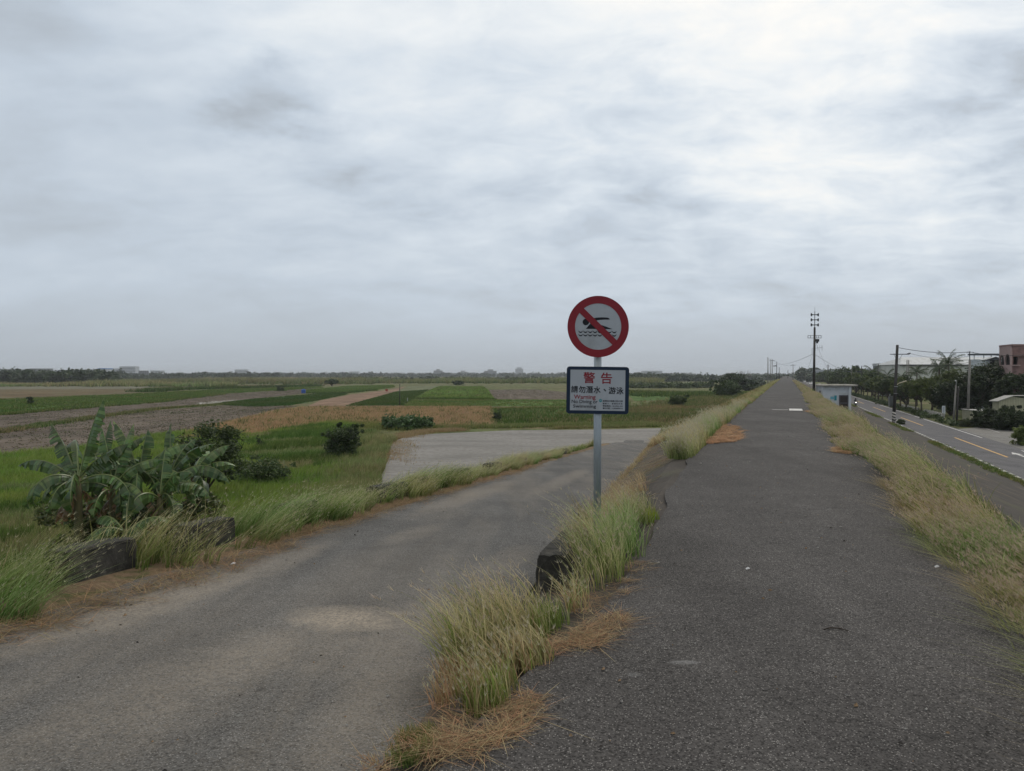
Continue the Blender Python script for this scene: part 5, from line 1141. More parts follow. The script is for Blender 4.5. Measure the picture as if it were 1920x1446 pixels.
# near striped utility pole
q = P(1675.2, 796, GZ); pz = GZ; up = thing('utility_pole', 'tall dark utility pole with black and white striped foot on the near road side', 'pole', (q.x, q.y, GZ)); Yp = q.y
tx = (1681.5 - 1675.2) / F * Yp; H1 = EYE + (705 - 649) * Yp / F - GZ
m = MB(); m.tube([(tx * .16, 0, 1.7), (tx, 0, H1)], [.205, .165], 16); m.build('pole', pole_c, up, smooth=True)
m = MB(); m.tube([(0, 0, -.1), (tx * .16, 0, 1.7)], [.215, .208], 16); m.build('striped_base', stripes_bw, up, smooth=True)
def h_at(py, Y=Yp): return EYE + (705 - py) * Y / F - GZ
za = h_at(666.5); m = MB(); m.box(tx - 1.05, tx + 1.5, -.26, -.17, za - .05, za + .05)
for s_ in (-1, 1): m.tube([(tx + s_ * .12, -.2, za - .75), (tx + s_ * .55, -.2, za - .05)], .02, 5)
m.build('crossarm', metal_d, up)
m = MB(); m.tube([(tx + 1.12, -.2, za + .02), (tx + 1.62, -.2, za + .14)], [.06, .09], 8); m.build('insulator', metal_d, up)
m = MB(); m.tube([(tx * .5 + .15, -.1, h_at(724)), (tx * .5 + .35, -.1, h_at(721)), (tx + 1.15, -.15, h_at(716.5))], [.04, .05, .09], 8); m.build('lamp_arm', simple('cream_paint', (.42, .38, .27), .6), up)
m = MB(); m.box(tx * .45 - .26, tx * .45 + .26, -.26, -.2, h_at(727) - .03, h_at(727) + .03); m.box(tx * .3 - .25, tx * .3 + .25, -.25, -.22, h_at(740), h_at(740) + .05); m.build('steel_band', metal_l, up)
top1 = Vector((q.x + tx, q.y, GZ + H1))
# striped pole beyond the road
q2 = P(1814.2, 796, GZ); up2 = thing('utility_pole', 'grey utility pole with red and white striped foot beside the cream shed', 'pole', (q2.x, q2.y, GZ)); Y2 = q2.y; t2 = .22
h2 = lambda py: EYE + (705 - py) * Y2 / F - GZ
m = MB(); m.tube([(.05, 0, 1.9), (t2, 0, h2(677))], [.17, .13], 14); m.build('pole', pole_g, up2, smooth=True)
m = MB(); m.tube([(0, 0, -.1), (.05, 0, 1.9)], [.18, .173], 14); m.build('striped_base', stripes_rw, up2, smooth=True)
m = MB(); m.tube([(t2, 0, h2(680)), (t2 - .03, 0, h2(661))], .06, 8); m.tube([(t2 - .5, 0, h2(663)), (t2 + .5, 0, h2(662.5))], .03, 6); m.tube([(t2 - 1.3, 0, h2(677.5)), (t2, 0, h2(677))], .03, 6); m.tube([(t2 - .8, 0, h2(708)), (t2, 0, h2(706))], .03, 6); m.build('bracket', metal_d, up2)
top2 = Vector((q2.x + t2, q2.y, EYE + (705 - 662) * Y2 / F))
wire(top1 + Vector((.1, 0, -.35)), top2, .35, 'heavy wire from the top of the near utility pole to the pole by the shed', .035)
wire(top2, PD(1925, 665, 96), .3, 'wire running right from the pole by the shed past the pink house', .03)
wire((q.x + tx + 1.6, q.y - .2, GZ + za + .1), top2 + Vector((0, 0, -.55)), .45, 'thinner wire from the crossarm of the near utility pole to the pole by the shed', .018)
wire(top1 + Vector((.1, 0, -2.6)), PD(1816, 680, Y2), .35, 'lowest wire between the near utility pole and the pole by the shed', .025)
wire(PD(1816, 680, Y2), PD(1860, 669, 112), .2, 'wire from the pole by the shed to the white gabled roof room', .02)
for px0, py0, px1, py1, lab, head in ((1787.5, 796, 1792.5, 722, 'slanted grey street lamp post by the side yard', 1), (1793.5, 796, 1797, 726, 'bare dark slanted pole standing against the slanted street lamp', 0)):
    a = P(px0, py0, GZ); b = PD(px1, py1, a.y); rt = thing('street_lamp' if head else 'leaning_pole', lab, 'street lamp' if head else 'pole', a); e = b - a
    m = MB(); m.tube([(0, 0, -.1), e], [.14, .09], 12); m.build('pole', pole_g if head else pole_c, rt, smooth=True)
    if head:
        m = MB(); m.tube([e, e + Vector((-.05, -.2, .35)), e + Vector((-.35, -.5, .6))], [.05, .05, .1], 8); m.build('lamp_head', metal_l, rt)
    else:
        m = MB(); m.lathe([(.0, -.06), (.07, -.03), (.07, .03), (0, .06)], c=tuple(e), n=8); m.build('end_cap', metal_l, rt)
a = P(1918.5, 781, GZ); rt = thing('concrete_post', 'thick pinkish concrete post at the right picture edge', 'post', a); m = MB(); m.tube([(0, 0, -.1), (0, 0, 5.0)], [.2, .15], 14); m.build('pole', simple('pinkish_concrete', (.24, .19, .17), .85), rt, smooth=True)
m = MB(); m.box(-.17, .17, -.17, .17, 5.0, 5.12); m.build('cap', pole_g, rt)
def thin_pole(px, ytop, Y, zb, lab, r=.09, lamp=None, mat=None, arms=0, name='thin_pole', grp='thin poles along the dike and the road'):
    b = PD(px, 700, Y); top = EYE + (705 - ytop) * Y / F; rt = thing(name, lab, 'pole', (b.x, Y, zb), group=grp)
    m = MB(); m.tube([(0, 0, -.3), (0, 0, top - zb)], [r, r * .75], 8); m.build('pole', mat or pole_g, rt, smooth=True)
    if lamp: m = MB(); m.box(-1.3 if lamp < 0 else .1, -.1 if lamp < 0 else 1.3, -.3, .3, top - zb - 1.9, top - zb - 1.6); m.tube([(0, 0, top - zb - 1.2), (lamp * .9, 0, top - zb - 1.7)], .06, 5); m.build('lamp_panel', metal_d, rt)
    if arms:
        m = MB()
        for k in range(arms): m.box(-.9, .9, -.05, .05, top - zb - .4 - k * .8, top - zb - .3 - k * .8)
        m.build('crossarm', metal_d, rt)
thin_pole(1439.5, 672, 240, -2.3, 'leftmost and tallest thin pole left of the far path', .13)
thin_pole(1441.5, 673, 300, -2.3, 'thin faint pole right behind the leftmost tall one', .08)
thin_pole(1445.2, 675, 236, -2.3, 'second tall thin pole left of the far path', .12)
thin_pole(1448, 676, 238, -2.3, 'third tall thin pole left of the far path, where wires meet', .12, arms=1)
thin_pole(1456.4, 680, 290, -2, 'dark pole with a solar lamp panel left of the far path', .14, lamp=-1, mat=pole_c)
thin_pole(1461, 691, 250, -1, 'short dark pole close to the left edge of the far path', .11, mat=pole_c)
thin_pole(1477.4, 696, 330, -.3, 'small far pole in line with the end of the path', .13, mat=pole_c)
thin_pole(1487, 685, 250, -.5, 'slender pole with a small light right of the far path', .10, arms=1)
thin_pole(1583, 690, 345, GZ, 'road pole with a crossarm above the green tree by the hut', .16, mat=pole_c, arms=2)
thin_pole(1565, 696, 390, GZ, 'farther road pole above the hut roof', .2, mat=pole_c, arms=1); thin_pole(1556, 694, 440, GZ, 'faint road pole above the left half of the hut roof', .2, mat=pole_c, arms=1)
thin_pole(1597, 690, 270, GZ, 'curved street lamp pole above the trees right of the hut', .12, lamp=-1); thin_pole(1615.5, 688, 225, GZ, 'street lamp pole reaching over the street trees', .13, lamp=-1, mat=pole_c)
thin_pole(1605, 694, 250, GZ, 'plain pole between two street lamps over the trees', .12, mat=pole_c)
thin_pole(1646.5, 684, 190, GZ, 'pole at the left end of the grey office building', .13, mat=pole_c)
thin_pole(1700.5, 677, 168, GZ, 'left of two poles standing before the hall wall', .14, mat=pole_g); thin_pole(1703.7, 677, 168, GZ, 'right of two poles standing before the hall wall', .14, mat=pole_g)
thin_pole(1552.5, 686, 400, GZ, 'far lattice mast with a small head over the distant town', .3, mat=pole_c, arms=2)
thin_pole(749.5, 722, 162, GZ, 'lone dark pole standing in the row crop field', .10, mat=pole_c, grp=None)
a = P(764, 754, GZ); rt = tag(MB().tube([(a.x, a.y, GZ), (a.x, a.y, GZ + 1.0)], .07, 8).lathe([(.09, GZ + 1.0), (.09, GZ + 1.04), (0, GZ + 1.05)], c=(a.x, a.y, 0), n=8).build('marker_post', metal_l), 'short pale marker post right of the lone dark field pole', 'post')
a = P(569, 737.5, GZ); rt = tag(MB().lathe([(0, 0), (.75, 0), (.8, .1), (.74, .5), (.8, .9), (.72, 1.35), (.3, 1.5), (.3, 1.6), (0, 1.6)], c=(a.x, a.y, GZ), n=16).build('water_tank', simple('blue_plastic', (.03, .09, .30), .5)), 'blue water tank standing between the crop fields', 'tank')
a = P(725, 736, GZ); m = MB(); m.tube([(0, 0, 0), (0, 0, 1.5)], .06, 6); m.tube([(-.6, 0, 1.1), (.6, 0, 1.2)], .05, 6); m.prism([(-.5, .5), (.5, .4), (.4, 1.25), (-.45, 1.2)], -.12, .12, axis='y'); o = m.build('scarecrow', simple('faded_red_cloth', (.28, .06, .04), .9)); o.location = a; tag(o, 'small faded red scarecrow at the far end of the bare red field', 'scarecrow')

# ------------------------------------------------------------------ the white hut on the berm
wallp = simple('hut_white_paint', (.49, .52, .55), .7, .06, 2, (.38, .39, .38)); roofc = simple('hut_roof_concrete', (.40, .38, .33), .85, .15, 3, (.2, .19, .16)); doorm = simple('grey_steel_door', (.09, .09, .10), .5, .15, 5, metal=.3)
c = PD(1569, 772, 97); hz = EYE + (705 - 772.5) * 97 / F; hut = thing('pump_hut', 'small white flat-roofed hut with a grey door and a teal notice, beside the dike path', 'building', (c.x, 97, hz), rz=-AL * .35)
W2 = 25.3 / F * 97; hh = (772.5 - 726) * 97 / F
m = MB(); m.box(-W2, W2 - .32, .12, 3.2, -1.2, hh - .003); m.box(W2 - .32, W2, -.08, 3.2, -1.2, hh - .003); m.box(-W2 - .002, W2 - .32, .06, .12, hh - .45, hh - .003); m.build('wall', wallp, hut)
m = MB(); m.box(-W2 - .25, W2 + .72, -.45, 3.5, hh, hh + .2); m.build('roof', roofc, hut, bevel=.02)
dx0, dx1 = (1573.2 - 1569) * 97 / F, (1589.8 - 1569) * 97 / F; dh = 2.05
d_ = MB(); d_.box(dx0, dx1, .02, .1, 0, dh); door = d_.build('door', doorm, hut)
dark_p = simple('brown_screen', (.035, .028, .026), .8)
for z0, z1 in ((.12, .95), (1.08, 1.92)): m = MB(); m.box(dx0 + .12, dx1 - .12, -.004, .018, z0, z1); m.build('panel', dark_p, door)
m = MB(); m.box(dx0 + .4, dx0 + .75, -.25, 0, .05, .5); m.build('vent_box', simple('stained_grey', (.12, .11, .09), .8), door)
m = MB(); m.box(-.28, -.0, .07, .118, 1.35, 2.0); m.build('notice_board', simple('teal_board', (.02, .22, .26), .5), hut)
m = MB(); m.box(-.78, -.33, .09, .118, 1.5, 1.85); m.build('wall_lettering', simple('pale_teal_print', (.13, .34, .42), .6, .35, 18), hut)
m = MB(); m.box(W2, W2 + .08, .4, .6, 1.5, 1.85); m.build('meter_box', doorm, hut); m = MB(); m.box(-W2 - .12, -W2, .5, .8, 1.2, 2.0); m.box(-W2 - .1, -W2, 1, 1.3, .6, 2.6); m.build('conduit', doorm, hut)
p = PD(1536, 760, 96); root = thing('bush', 'dark bush on the left side of the white hut', 'bush', (p.x, 98, -2.9)); a1, a2, a3 = bush_mesh(1.6, 2.2, 30, 90, .09, BT, 5); mesh_np('foliage', a1, a2, LEAF, a3, root)

# ------------------------------------------------------------------ buildings beyond the road
def wall_holes(name, outer, holes, th, mat, parent, o, xdir):    # a real wall with openings, standing from o along xdir
    cu = bpy.data.curves.new('w', 'CURVE'); cu.dimensions = '2D'; cu.fill_mode = 'BOTH'; cu.extrude = th / 2
    for pts in [outer] + holes:
        sp_ = cu.splines.new('POLY'); sp_.points.add(len(pts) - 1); sp_.use_cyclic_u = True
        for i, (x, y) in enumerate(pts): sp_.points[i].co = (x, y, 0, 1)
    ob = bpy.data.objects.new('w', cu); sc.collection.objects.link(ob); bpy.context.view_layer.update()
    me = bpy.data.meshes.new_from_object(ob.evaluated_get(bpy.context.evaluated_depsgraph_get())); bpy.data.objects.remove(ob); me.materials.clear()
    X = Vector(xdir).normalized(); Z = Vector((0, 0, 1)); Nn = X.cross(Z)
    for v in me.vertices: c = v.co.copy(); v.co = Vector(o) + X * c.x + Z * c.y + Nn * c.z
    return link(name, me, mat, parent)
def arch(x0, x1, z0, z1):
    r_ = (x1 - x0) / 2; c_ = (x0 + x1) / 2; return [(x0, z0), (x1, z0)] + [(c_ + r_ * math.cos(t), z1 - r_ + r_ * math.sin(t)) for t in np.linspace(0, math.pi, 13)]
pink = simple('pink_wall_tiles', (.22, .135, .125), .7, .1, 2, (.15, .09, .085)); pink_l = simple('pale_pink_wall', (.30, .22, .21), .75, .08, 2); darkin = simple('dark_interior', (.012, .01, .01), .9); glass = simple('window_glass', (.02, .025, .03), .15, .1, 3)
YB = 116; A1 = Vector(at_d(1896, YB)); house = thing('pink_house', 'pink three-storey house with an arched balcony, cut off by the right picture edge', 'house', A1)
hz_ = lambda py: EYE + (705 - py) * YB / F - GZ
top = hz_(651); dA = Vector(at_d(1874.5, YB + 5)) - A1; LA = dA.length; sill = hz_(686)
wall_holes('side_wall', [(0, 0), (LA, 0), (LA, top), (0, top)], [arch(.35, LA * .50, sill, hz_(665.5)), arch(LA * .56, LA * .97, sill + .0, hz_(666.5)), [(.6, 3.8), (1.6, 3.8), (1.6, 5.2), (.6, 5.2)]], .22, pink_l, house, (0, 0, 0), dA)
wall_holes('front_wall', [(0.12, 0), (14, 0), (14, top), (0.12, top)], [[(.22, sill), (.95, sill), (.95, hz_(671)), (.22, hz_(671))], [(4, 4.0), (5.6, 4.0), (5.6, 5.6), (4, 5.6)], [(4, 8), (5.6, 8), (5.6, 9.4), (4, 9.4)]], .22, pink, house, (0, 0, 0), (1, 0, 0))
m = MB(); X_ = dA.normalized(); back = Vector((0, 6, 0))
m.add([Vector((.3, .5, 0)), Vector((13.8, .5, 0)), Vector((13.8, 9, 0)), Vector((dA.x + 4, 9, 0)), dA + Vector((.8, .8, 0)), Vector((.3, .5, top - .1)), Vector((13.8, .5, top - .1)), Vector((13.8, 9, top - .1)), Vector((dA.x + 4, 9, top - .1)), dA + Vector((.8, .8, top - .1))],
      [(0, 1, 6, 5), (1, 2, 7, 6), (2, 3, 8, 7), (3, 4, 9, 8), (4, 0, 5, 9), (5, 6, 7, 8, 9)]); m.build('dark_shell', darkin, house)  # near-black shell, its colour stands in for the shade behind the openings
m = MB(); m.add([Vector((-.15, -.25, top)), Vector((14, -.25, top)), Vector((14, 9.2, top)), Vector((dA.x + 3.8, 9.2, top)), dA + Vector((-.25, -.1, top)), Vector((-.15, -.25, top + .28)), Vector((14, -.25, top + .28)), Vector((14, 9.2, top + .28)), Vector((dA.x + 3.8, 9.2, top + .28)), dA + Vector((-.25, -.1, top + .28))],
      [(0, 1, 6, 5), (1, 2, 7, 6), (2, 3, 8, 7), (3, 4, 9, 8), (4, 0, 5, 9), (5, 6, 7, 8, 9), (0, 4, 3, 2, 1)]); m.build('roof_parapet', pink, house)
m = MB(); m.box(.1, 14, -.55, -.115, hz_(670.5), hz_(664.5)); m.build('cornice', pink, house)
m = MB(); m.add([Vector((.1, -.5, sill - .2)), Vector((1.1, -.5, sill - .2)), Vector((1.1, -.112, sill - .2)), Vector((-.0, -.112, sill - .2)), Vector((.1, -.5, sill)), Vector((1.1, -.5, sill)), Vector((1.1, -.112, sill)), Vector((0, -.112, sill))], [(0, 1, 5, 4), (1, 2, 6, 5), (3, 0, 4, 7), (4, 5, 6, 7), (0, 3, 2, 1)]); m.build('balcony_slab', pink_l, house)
m = MB(); m.box(4, 5.6, .08, .11, 4.0, 5.6); m.build('window', glass, house); m = MB(); m.box(4, 5.6, .08, .11, 8, 9.4); m.build('window', glass, house)
# white gabled roof room
whitep = simple('white_sheet_wall', (.46, .50, .53), .6, .06, 3, (.3, .33, .35)); roofg = simple('grey_sheet_roof', (.36, .38, .39), .55, .1, 1.5, (.25, .26, .26)); trim = simple('dark_trim', (.06, .065, .07), .6)
YR = 128; R0 = Vector(at_d(1849.5, YR)); rm = thing('white_gabled_house', 'narrow white gabled house with a sliding window, left of the pink house', 'house', R0); wR = (1877.5 - 1849.5) / F * YR; hr = lambda py: EYE + (705 - py) * YR / F - GZ
m = MB(); m.prism([(0, 0), (wR, 0), (wR, hr(677)), (wR * .55, hr(672.5)), (0, hr(677))], 0, 1.3, axis='y'); m.build('wall', whitep, rm)
m = MB(); m.prism([(-.25, hr(677.6)), (wR * .55, hr(671.8)), (wR + .3, hr(677.4)), (wR + .3, hr(676.4)), (wR * .55, hr(670.8)), (-.25, hr(676.6))], -.3, 1.5, axis='y'); m.build('roof', roofg, rm)
x0, x1 = (1855.5 - 1849.5) / F * YR, (1872.5 - 1849.5) / F * YR
m = MB(); m.box(x0, x1, -.06, -.003, hr(688.5), hr(676.4)); w_ = m.build('window', trim, rm); m = MB(); m.box(x0 + .04, (x0 + x1) / 2 - .02, -.08, -.062, hr(688), hr(677)); m.build('pane', glass, w_); m = MB(); m.box((x0 + x1) / 2, x1 - .04, -.09, -.062, hr(688), hr(677)); m.build('sliding_shutter', simple('olive_shutter', (.16, .17, .14), .7), w_)
# long grey-roofed hall
YH = 225; h0 = Vector(at_d(1688, YH)); hall = thing('factory_hall', 'long pale hall with a low grey metal roof behind the palms', 'building', h0); Lh = (1905 - 1688) / F * YH; hy = lambda py, Y=YH: EYE + (705 - py) * Y / F - GZ
m = MB(); m.box(0, Lh, 0, 14, 0, hy(686)); m.build('wall', simple('pale_hall_wall', (.46, .47, .43), .7, .06, .6, (.2, .2, .17)), hall)
m = MB(); e0, e1 = hy(685.6), hy(672, YH + 7); m.add([(-.4, -.5, e0), (Lh + .4, -.5, e0), (Lh + .4, 7, e1), (4, 7, e1), (-.4, 14.5, e0), (Lh + .4, 14.5, e0)], [(0, 1, 2, 3), (3, 2, 5, 4), (0, 3, 4), (1, 5, 2)]); m.build('roof', roofg, hall)
m = MB(); m.box(-.4, Lh + .4, -.56, -.5, e0 - .35, e0); m.build('gutter', trim, hall)
m = MB()
for x in (2.5,): m.box(x, x + 3.2, -.06, -.003, 3.2, 4.6)
m.build('window', glass, hall)
YO = 290; o0 = Vector(at_d(1648.5, YO)); off = thing('office_building', 'flat-roofed grey office building left of the long hall', 'building', o0); Lo = (1687 - 1648.5) / F * YO
greyw = simple('grey_office_wall', (.14, .15, .155), .7, .1, 2)
m = MB(); m.box(0, Lo, 0, 5, 0, hy(688, YO)); m.build('wall', greyw, off); m = MB(); m.box(-.2, Lo + .1, -.2, 5.1, hy(688, YO) + .003, hy(683.5, YO)); m.build('roof_parapet', roofg, off)
for i in range(4): m = MB(); x = .4 + i * 1.95; m.box(x, x + 1.5, -.05, -.003, hy(695, YO), hy(690.5, YO)); f_ = m.build('window', whitep, off); m = MB(); m.box(x + .1, x + 1.4, -.07, -.052, hy(694.6, YO), hy(691, YO)); m.build('pane', glass, f_)
# white block with a rooftop canopy
YW = 150; w0 = Vector(at_d(1806, YW)); wb = thing('white_block', 'white flat-roofed block carrying a dark flat rooftop canopy, left of the pink house', 'building', w0); Lw = (1905 - 1806) / F * YW; hw_ = lambda py: EYE + (705 - py) * YW / F - GZ
m = MB(); m.box((1830 - 1806) / F * YW, Lw, 0, 2.5, 0, hw_(676)); m.build('wall', whitep, wb); m = MB(); m.box((1823 - 1806) / F * YW, Lw, -.6, 1.6, hw_(668.3), hw_(665.2)); m.build('canopy', simple('dark_sheet', (.09, .10, .115), .6), wb)
for px in (1826, 1844, 1858, 1873): m = MB(); x = (px - 1806) / F * YW; m.box(x, x + .12, 0, .12, hw_(676), hw_(668.3)); m.build('canopy_post', whitep, wb)
# sheds
cream = NT('cream_corrugated_sheet'); wv = cream.n('ShaderNodeTexWave', wave_type='BANDS', bands_direction='X'); cream.l(cream.pos(local=True), wv.inputs['Vector']); wv.inputs['Scale'].default_value = 1.4
k = cream.ramp(cream.noise(cream.pos(local=True), 2, 5, .7), [(.3, (.30, .29, .20)), (.7, (.38, .37, .27))]); cream.col(cream.mix(1.0, k, cream.ramp(wv.outputs['Fac'], [(0, .8), (1, 1.05)]), 'MULTIPLY')); cream.rough(.6); cream.bump(wv.outputs['Fac'], .03, .8)
sA = P(1817.5, 797, GZ); sh = thing('cream_shed', 'low cream sheet-metal shed behind the striped pole', 'shed', sA); K3 = sA.y / F; Ls = 58 * K3; sheet_l = simple('pale_shed_roof', (.26, .255, .235), .6)
m = MB(); m.add([(0, 0, 0), (Ls, -.6, 0), (Ls, 1.6, 0), (0, 1.6, 0), (0, 0, 27 * K3), (Ls, -.6, 25 * K3), (Ls, 1.6, 26.5 * K3), (0, 1.6, 28.2 * K3)], [(0, 1, 5, 4), (1, 2, 6, 5), (2, 3, 7, 6), (3, 0, 4, 7), (4, 5, 6, 7)]); m.build('wall', cream.mat, sh)
m = MB(); z_ = 27.3 * K3; m.add([(-.15, -.2, z_), (Ls + .1, -.8, 25.3 * K3), (Ls + .1, 1.7, 26.8 * K3), (-.15, 1.7, 28.5 * K3), (-.15, -.2, z_ + .06), (Ls + .1, -.8, 25.3 * K3 + .06), (Ls + .1, 1.7, 26.8 * K3 + .06), (-.15, 1.7, 28.5 * K3 + .06)], [(0, 1, 5, 4), (1, 2, 6, 5), (2, 3, 7, 6), (3, 0, 4, 7), (4, 5, 6, 7), (0, 3, 2, 1)]); m.build('roof', sheet_l, sh)
sB = Vector(at_d(1873.5, 103)); sh = thing('gable_shed', 'cream gable-roofed shed behind the larger dark bush at right', 'shed', sB); Kb = 103 / F; zb = lambda py: EYE + (705 - py) * 103 / F - GZ; Lb_ = 56 * Kb
m = MB(); m.prism([(0, 0), (Lb_, 0), (Lb_, zb(750)), (Lb_ * .45, zb(746)), (0, zb(755))], 0, 1.4, axis='y'); m.build('wall', cream.mat, sh)
m = MB(); m.prism([(-.35, zb(755.5)), (Lb_ * .45, zb(745)), (Lb_ + .2, zb(744.5)), (Lb_ + .2, zb(743.5)), (Lb_ * .44, zb(744)), (-.35, zb(754))], -.25, 1.6, axis='y'); m.build('roof', sheet_l, sh)
# low white wall, roadside notice, cabinet
def low_wall(px0, py0, px1, py1, h, lab, name='low_wall'):
    a, b = P(px0, py0, GZ), P(px1, py1, GZ); d = b - a; rt = thing(name, lab, 'wall', a, rz=math.atan2(d.y, d.x)); L_ = d.length; m = MB(); m.box(0, L_, -.1, .1, -.1, h); m.build('wall', wlp, rt, bevel=.02)
    for i in range(int(L_ / 2.4) + 1): m = MB(); m.box(min(i * 2.4, L_ - .3), min(i * 2.4, L_ - .3) + .28, -.14, .14, -.1, h + .1); m.build('pier', wlp, rt)
wlp = simple('weathered_white_wall', (.36, .35, .32), .85, .25, 2.5, (.10, .10, .08))
low_wall(1769, 785, 1733, 776.5, .75, 'low weathered white wall by the side yard entrance'); low_wall(1722, 772.5, 1684, 763.5, .7, 'farther low white wall behind the street tree trunks')
a = P(1769, 782, GZ); nt_ = thing('roadside_notice', 'tall white notice panel beside the low white wall', 'sign', a); m = MB(); m.box(-.24, .27, -.03, .03, .45, 1.75); m.build('panel', simple('notice_white', (.5, .52, .55), .5), nt_)
m = MB(); m.box(-.2, -.15, .031, .08, -.05, 1.6); m.box(.17, .22, .031, .08, -.05, 1.6); m.build('post', metal_l, nt_); m = MB(); m.box(-.04, .1, -.036, -.0305, .7, 1.6); m.build('print_strip', simple('faded_blue_print', (.22, .27, .36), .6, .5, 30), nt_)
a = P(1671, 764, GZ); cb_ = thing('utility_cabinet', 'grey utility cabinet among the street tree trunks', 'cabinet', a); m = MB(); m.box(-.5, .5, -.25, .25, .1, 2.2); m.build('body', simple('cabinet_grey', (.13, .14, .14), .6), cb_, bevel=.02); m = MB(); m.box(-.44, .44, -.28, -.252, .2, 2.1); m.build('door', simple('cabinet_grey', (.13, .14, .14), .6), cb_)

# ------------------------------------------------------------------ scooter, rider, cars
rubber = simple('rubber', (.012, .012, .012), .8); skin_m = simple('skin', (.35, .2, .14), .6); cloth_d = simple('dark_clothes', (.03, .035, .045), .85)
pp = P(1604.2, 762.5, RZ); scoot = thing('scooter', 'small dark scooter with a lit headlight coming along the near road lane', 'scooter', (pp.x, pp.y, RZ), rz=-AL * .9)
for y in (-.62, .6): m = MB(); m.lathe([(.13, -.05), (.24, -.05), (.26, 0), (.24, .05), (.13, .05)], c=(0, y, .26), axis='x', n=20); wh = m.build('wheel', rubber, scoot, smooth=True); m = MB(); m.lathe([(0, -.03), (.13, -.04), (.13, .04), (0, .03)], c=(0, y, .26), axis='x', n=16); m.build('rim', metal_l, wh)
m = MB(); m.prism([(-.75, .35), (-.5, .3), (-.42, .28), (-.05, .26), (.1, .34), (.62, .38), (.85, .62), (.75, .78), (.1, .76), (-.02, .42), (-.3, .4), (-.42, .95), (-.55, 1.0), (-.62, .6)], -.17, .17, axis='x'); m.build('body', simple('dark_scooter_paint', (.03, .032, .04), .3), scoot, bevel=.04)
m = MB(); m.tube([(-.35, -.42, 1.02), (0, -.5, 1.0), (.35, -.42, 1.02)], .025, 8); m.tube([(0, -.5, 1.0), (0, -.6, .3)], .04, 8); m.build('handlebar', metal_d, scoot)
hl = NT('headlight_glow'); hl.b.inputs['Emission Color'].default_value = (1, .97, .9, 1); hl.b.inputs['Emission Strength'].default_value = 3; hl.col((.8, .8, .8))
m = MB(); m.lathe([(0, -.66), (.09, -.64), (.1, -.58), (0, -.55)], c=(0, 0, .86), axis='y', n=16); m.build('headlight', hl.mat, scoot)
def skinned(name, pts, edges, mats, parent=None, sub=2):
    me = bpy.data.meshes.new(name); me.from_pydata([p[:3] for p in pts], edges, []); o = link(name, me, mats, parent)
    sm_ = o.modifiers.new('skin', 'SKIN'); sd_ = me.skin_vertices[0].data if me.skin_vertices else None
    if sd_ is None:
        bpy.context.view_layer.objects.active = o
    for i, p in enumerate(pts): me.skin_vertices[0].data[i].radius = (p[3], p[4] if len(p) > 4 else p[3])
    me.skin_vertices[0].data[0].use_root = True; sm_.use_smooth_shade = True; o.modifiers.new('sub', 'SUBSURF').levels = sub; o.modifiers['sub'].render_levels = sub; return o
rider = thing('person', 'rider in a dark helmet and dark clothes seated on the scooter', 'person', (pp.x, pp.y, RZ), rz=-AL * .9)
me = bpy.data.meshes.new('body')
J = [(0, .25, .86, .16), (0, .2, 1.1, .15), (0, .12, 1.32, .17), (0, .08, 1.46, .06), (0, .06, 1.60, .10), (.2, .1, 1.36, .07), (.33, -.1, 1.12, .05), (.32, -.38, 1.06, .04), (-.2, .1, 1.36, .07), (-.33, -.1, 1.12, .05), (-.32, -.38, 1.06, .04),
     (.12, .15, .84, .10), (.17, -.25, .82, .075), (.14, -.2, .45, .055), (.14, -.3, .40, .045), (-.12, .15, .84, .10), (-.17, -.25, .82, .075), (-.14, -.2, .45, .055), (-.14, -.3, .40, .045)]
E = [(0, 1), (1, 2), (2, 3), (3, 4), (2, 5), (5, 6), (6, 7), (2, 8), (8, 9), (9, 10), (0, 11), (11, 12), (12, 13), (13, 14), (0, 15), (15, 16), (16, 17), (17, 18)]
me.from_pydata([j[:3] for j in J], E, []); bo = link('body', me, cloth_d, rider)
bm = bmesh.new(); bm.from_mesh(me); lay = bm.verts.layers.skin.verify(); bm.verts.ensure_lookup_table()
for i, j in enumerate(J): bm.verts[i][lay].radius = (j[3], j[3]); bm.verts[i][lay].use_root = (i == 0)
bm.to_mesh(me); bm.free(); bo.modifiers.new('skin', 'SKIN'); bo.modifiers.new('sub', 'SUBSURF').render_levels = 2
m = MB(); m.lathe([(0, .17), (.07, .16), (.125, .10), (.15, .0), (.145, -.08), (.12, -.12)], c=(0, .06, 1.64), n=18); m.build('helmet', simple('helmet_dark', (.02, .02, .025), .3), rider, smooth=True)
m = MB(); m.lathe([(.0, -.13), (.08, -.12), (.10, -.04), (.1, .04)], c=(0, .03, 1.60), n=12); m.build('face', skin_m, rider, smooth=True)
def car(u, v, facing, paint, label):
    rt = thing('car', label, 'car', D(u, v, RZ), rz=-AL + (math.pi if facing < 0 else 0), group='cars far along the road'); prof = [(-2.2, .35), (2.15, .35), (2.25, .7), (1.3, .95), (.75, 1.42), (-1.1, 1.45), (-1.9, 1.0), (-2.25, .95)]
    m = MB(); m.prism(prof, -.85, .85, axis='x'); m.build('body', paint, rt, bevel=.06); m = MB(); m.prism([(1.15, .98), (.7, 1.36), (-1.05, 1.38), (-1.75, 1.0)], -.86, .86, axis='x'); m.build('window', glass, rt)
    m = MB(); m.add([(-.7, 1.34, .99), (.7, 1.34, .99), (.62, .83, 1.38), (-.62, .83, 1.38)], [(0, 1, 2, 3)]); m.build('windscreen', glass, rt, fix=False)
    for y in (-1.35, 1.35):
        for x in (-.8, .8): m = MB(); m.lathe([(0, -.1), (.3, -.1), (.32, 0), (.3, .1), (0, .1)], c=(x, y, .32), axis='x', n=16); m.build('wheel', rubber, rt)
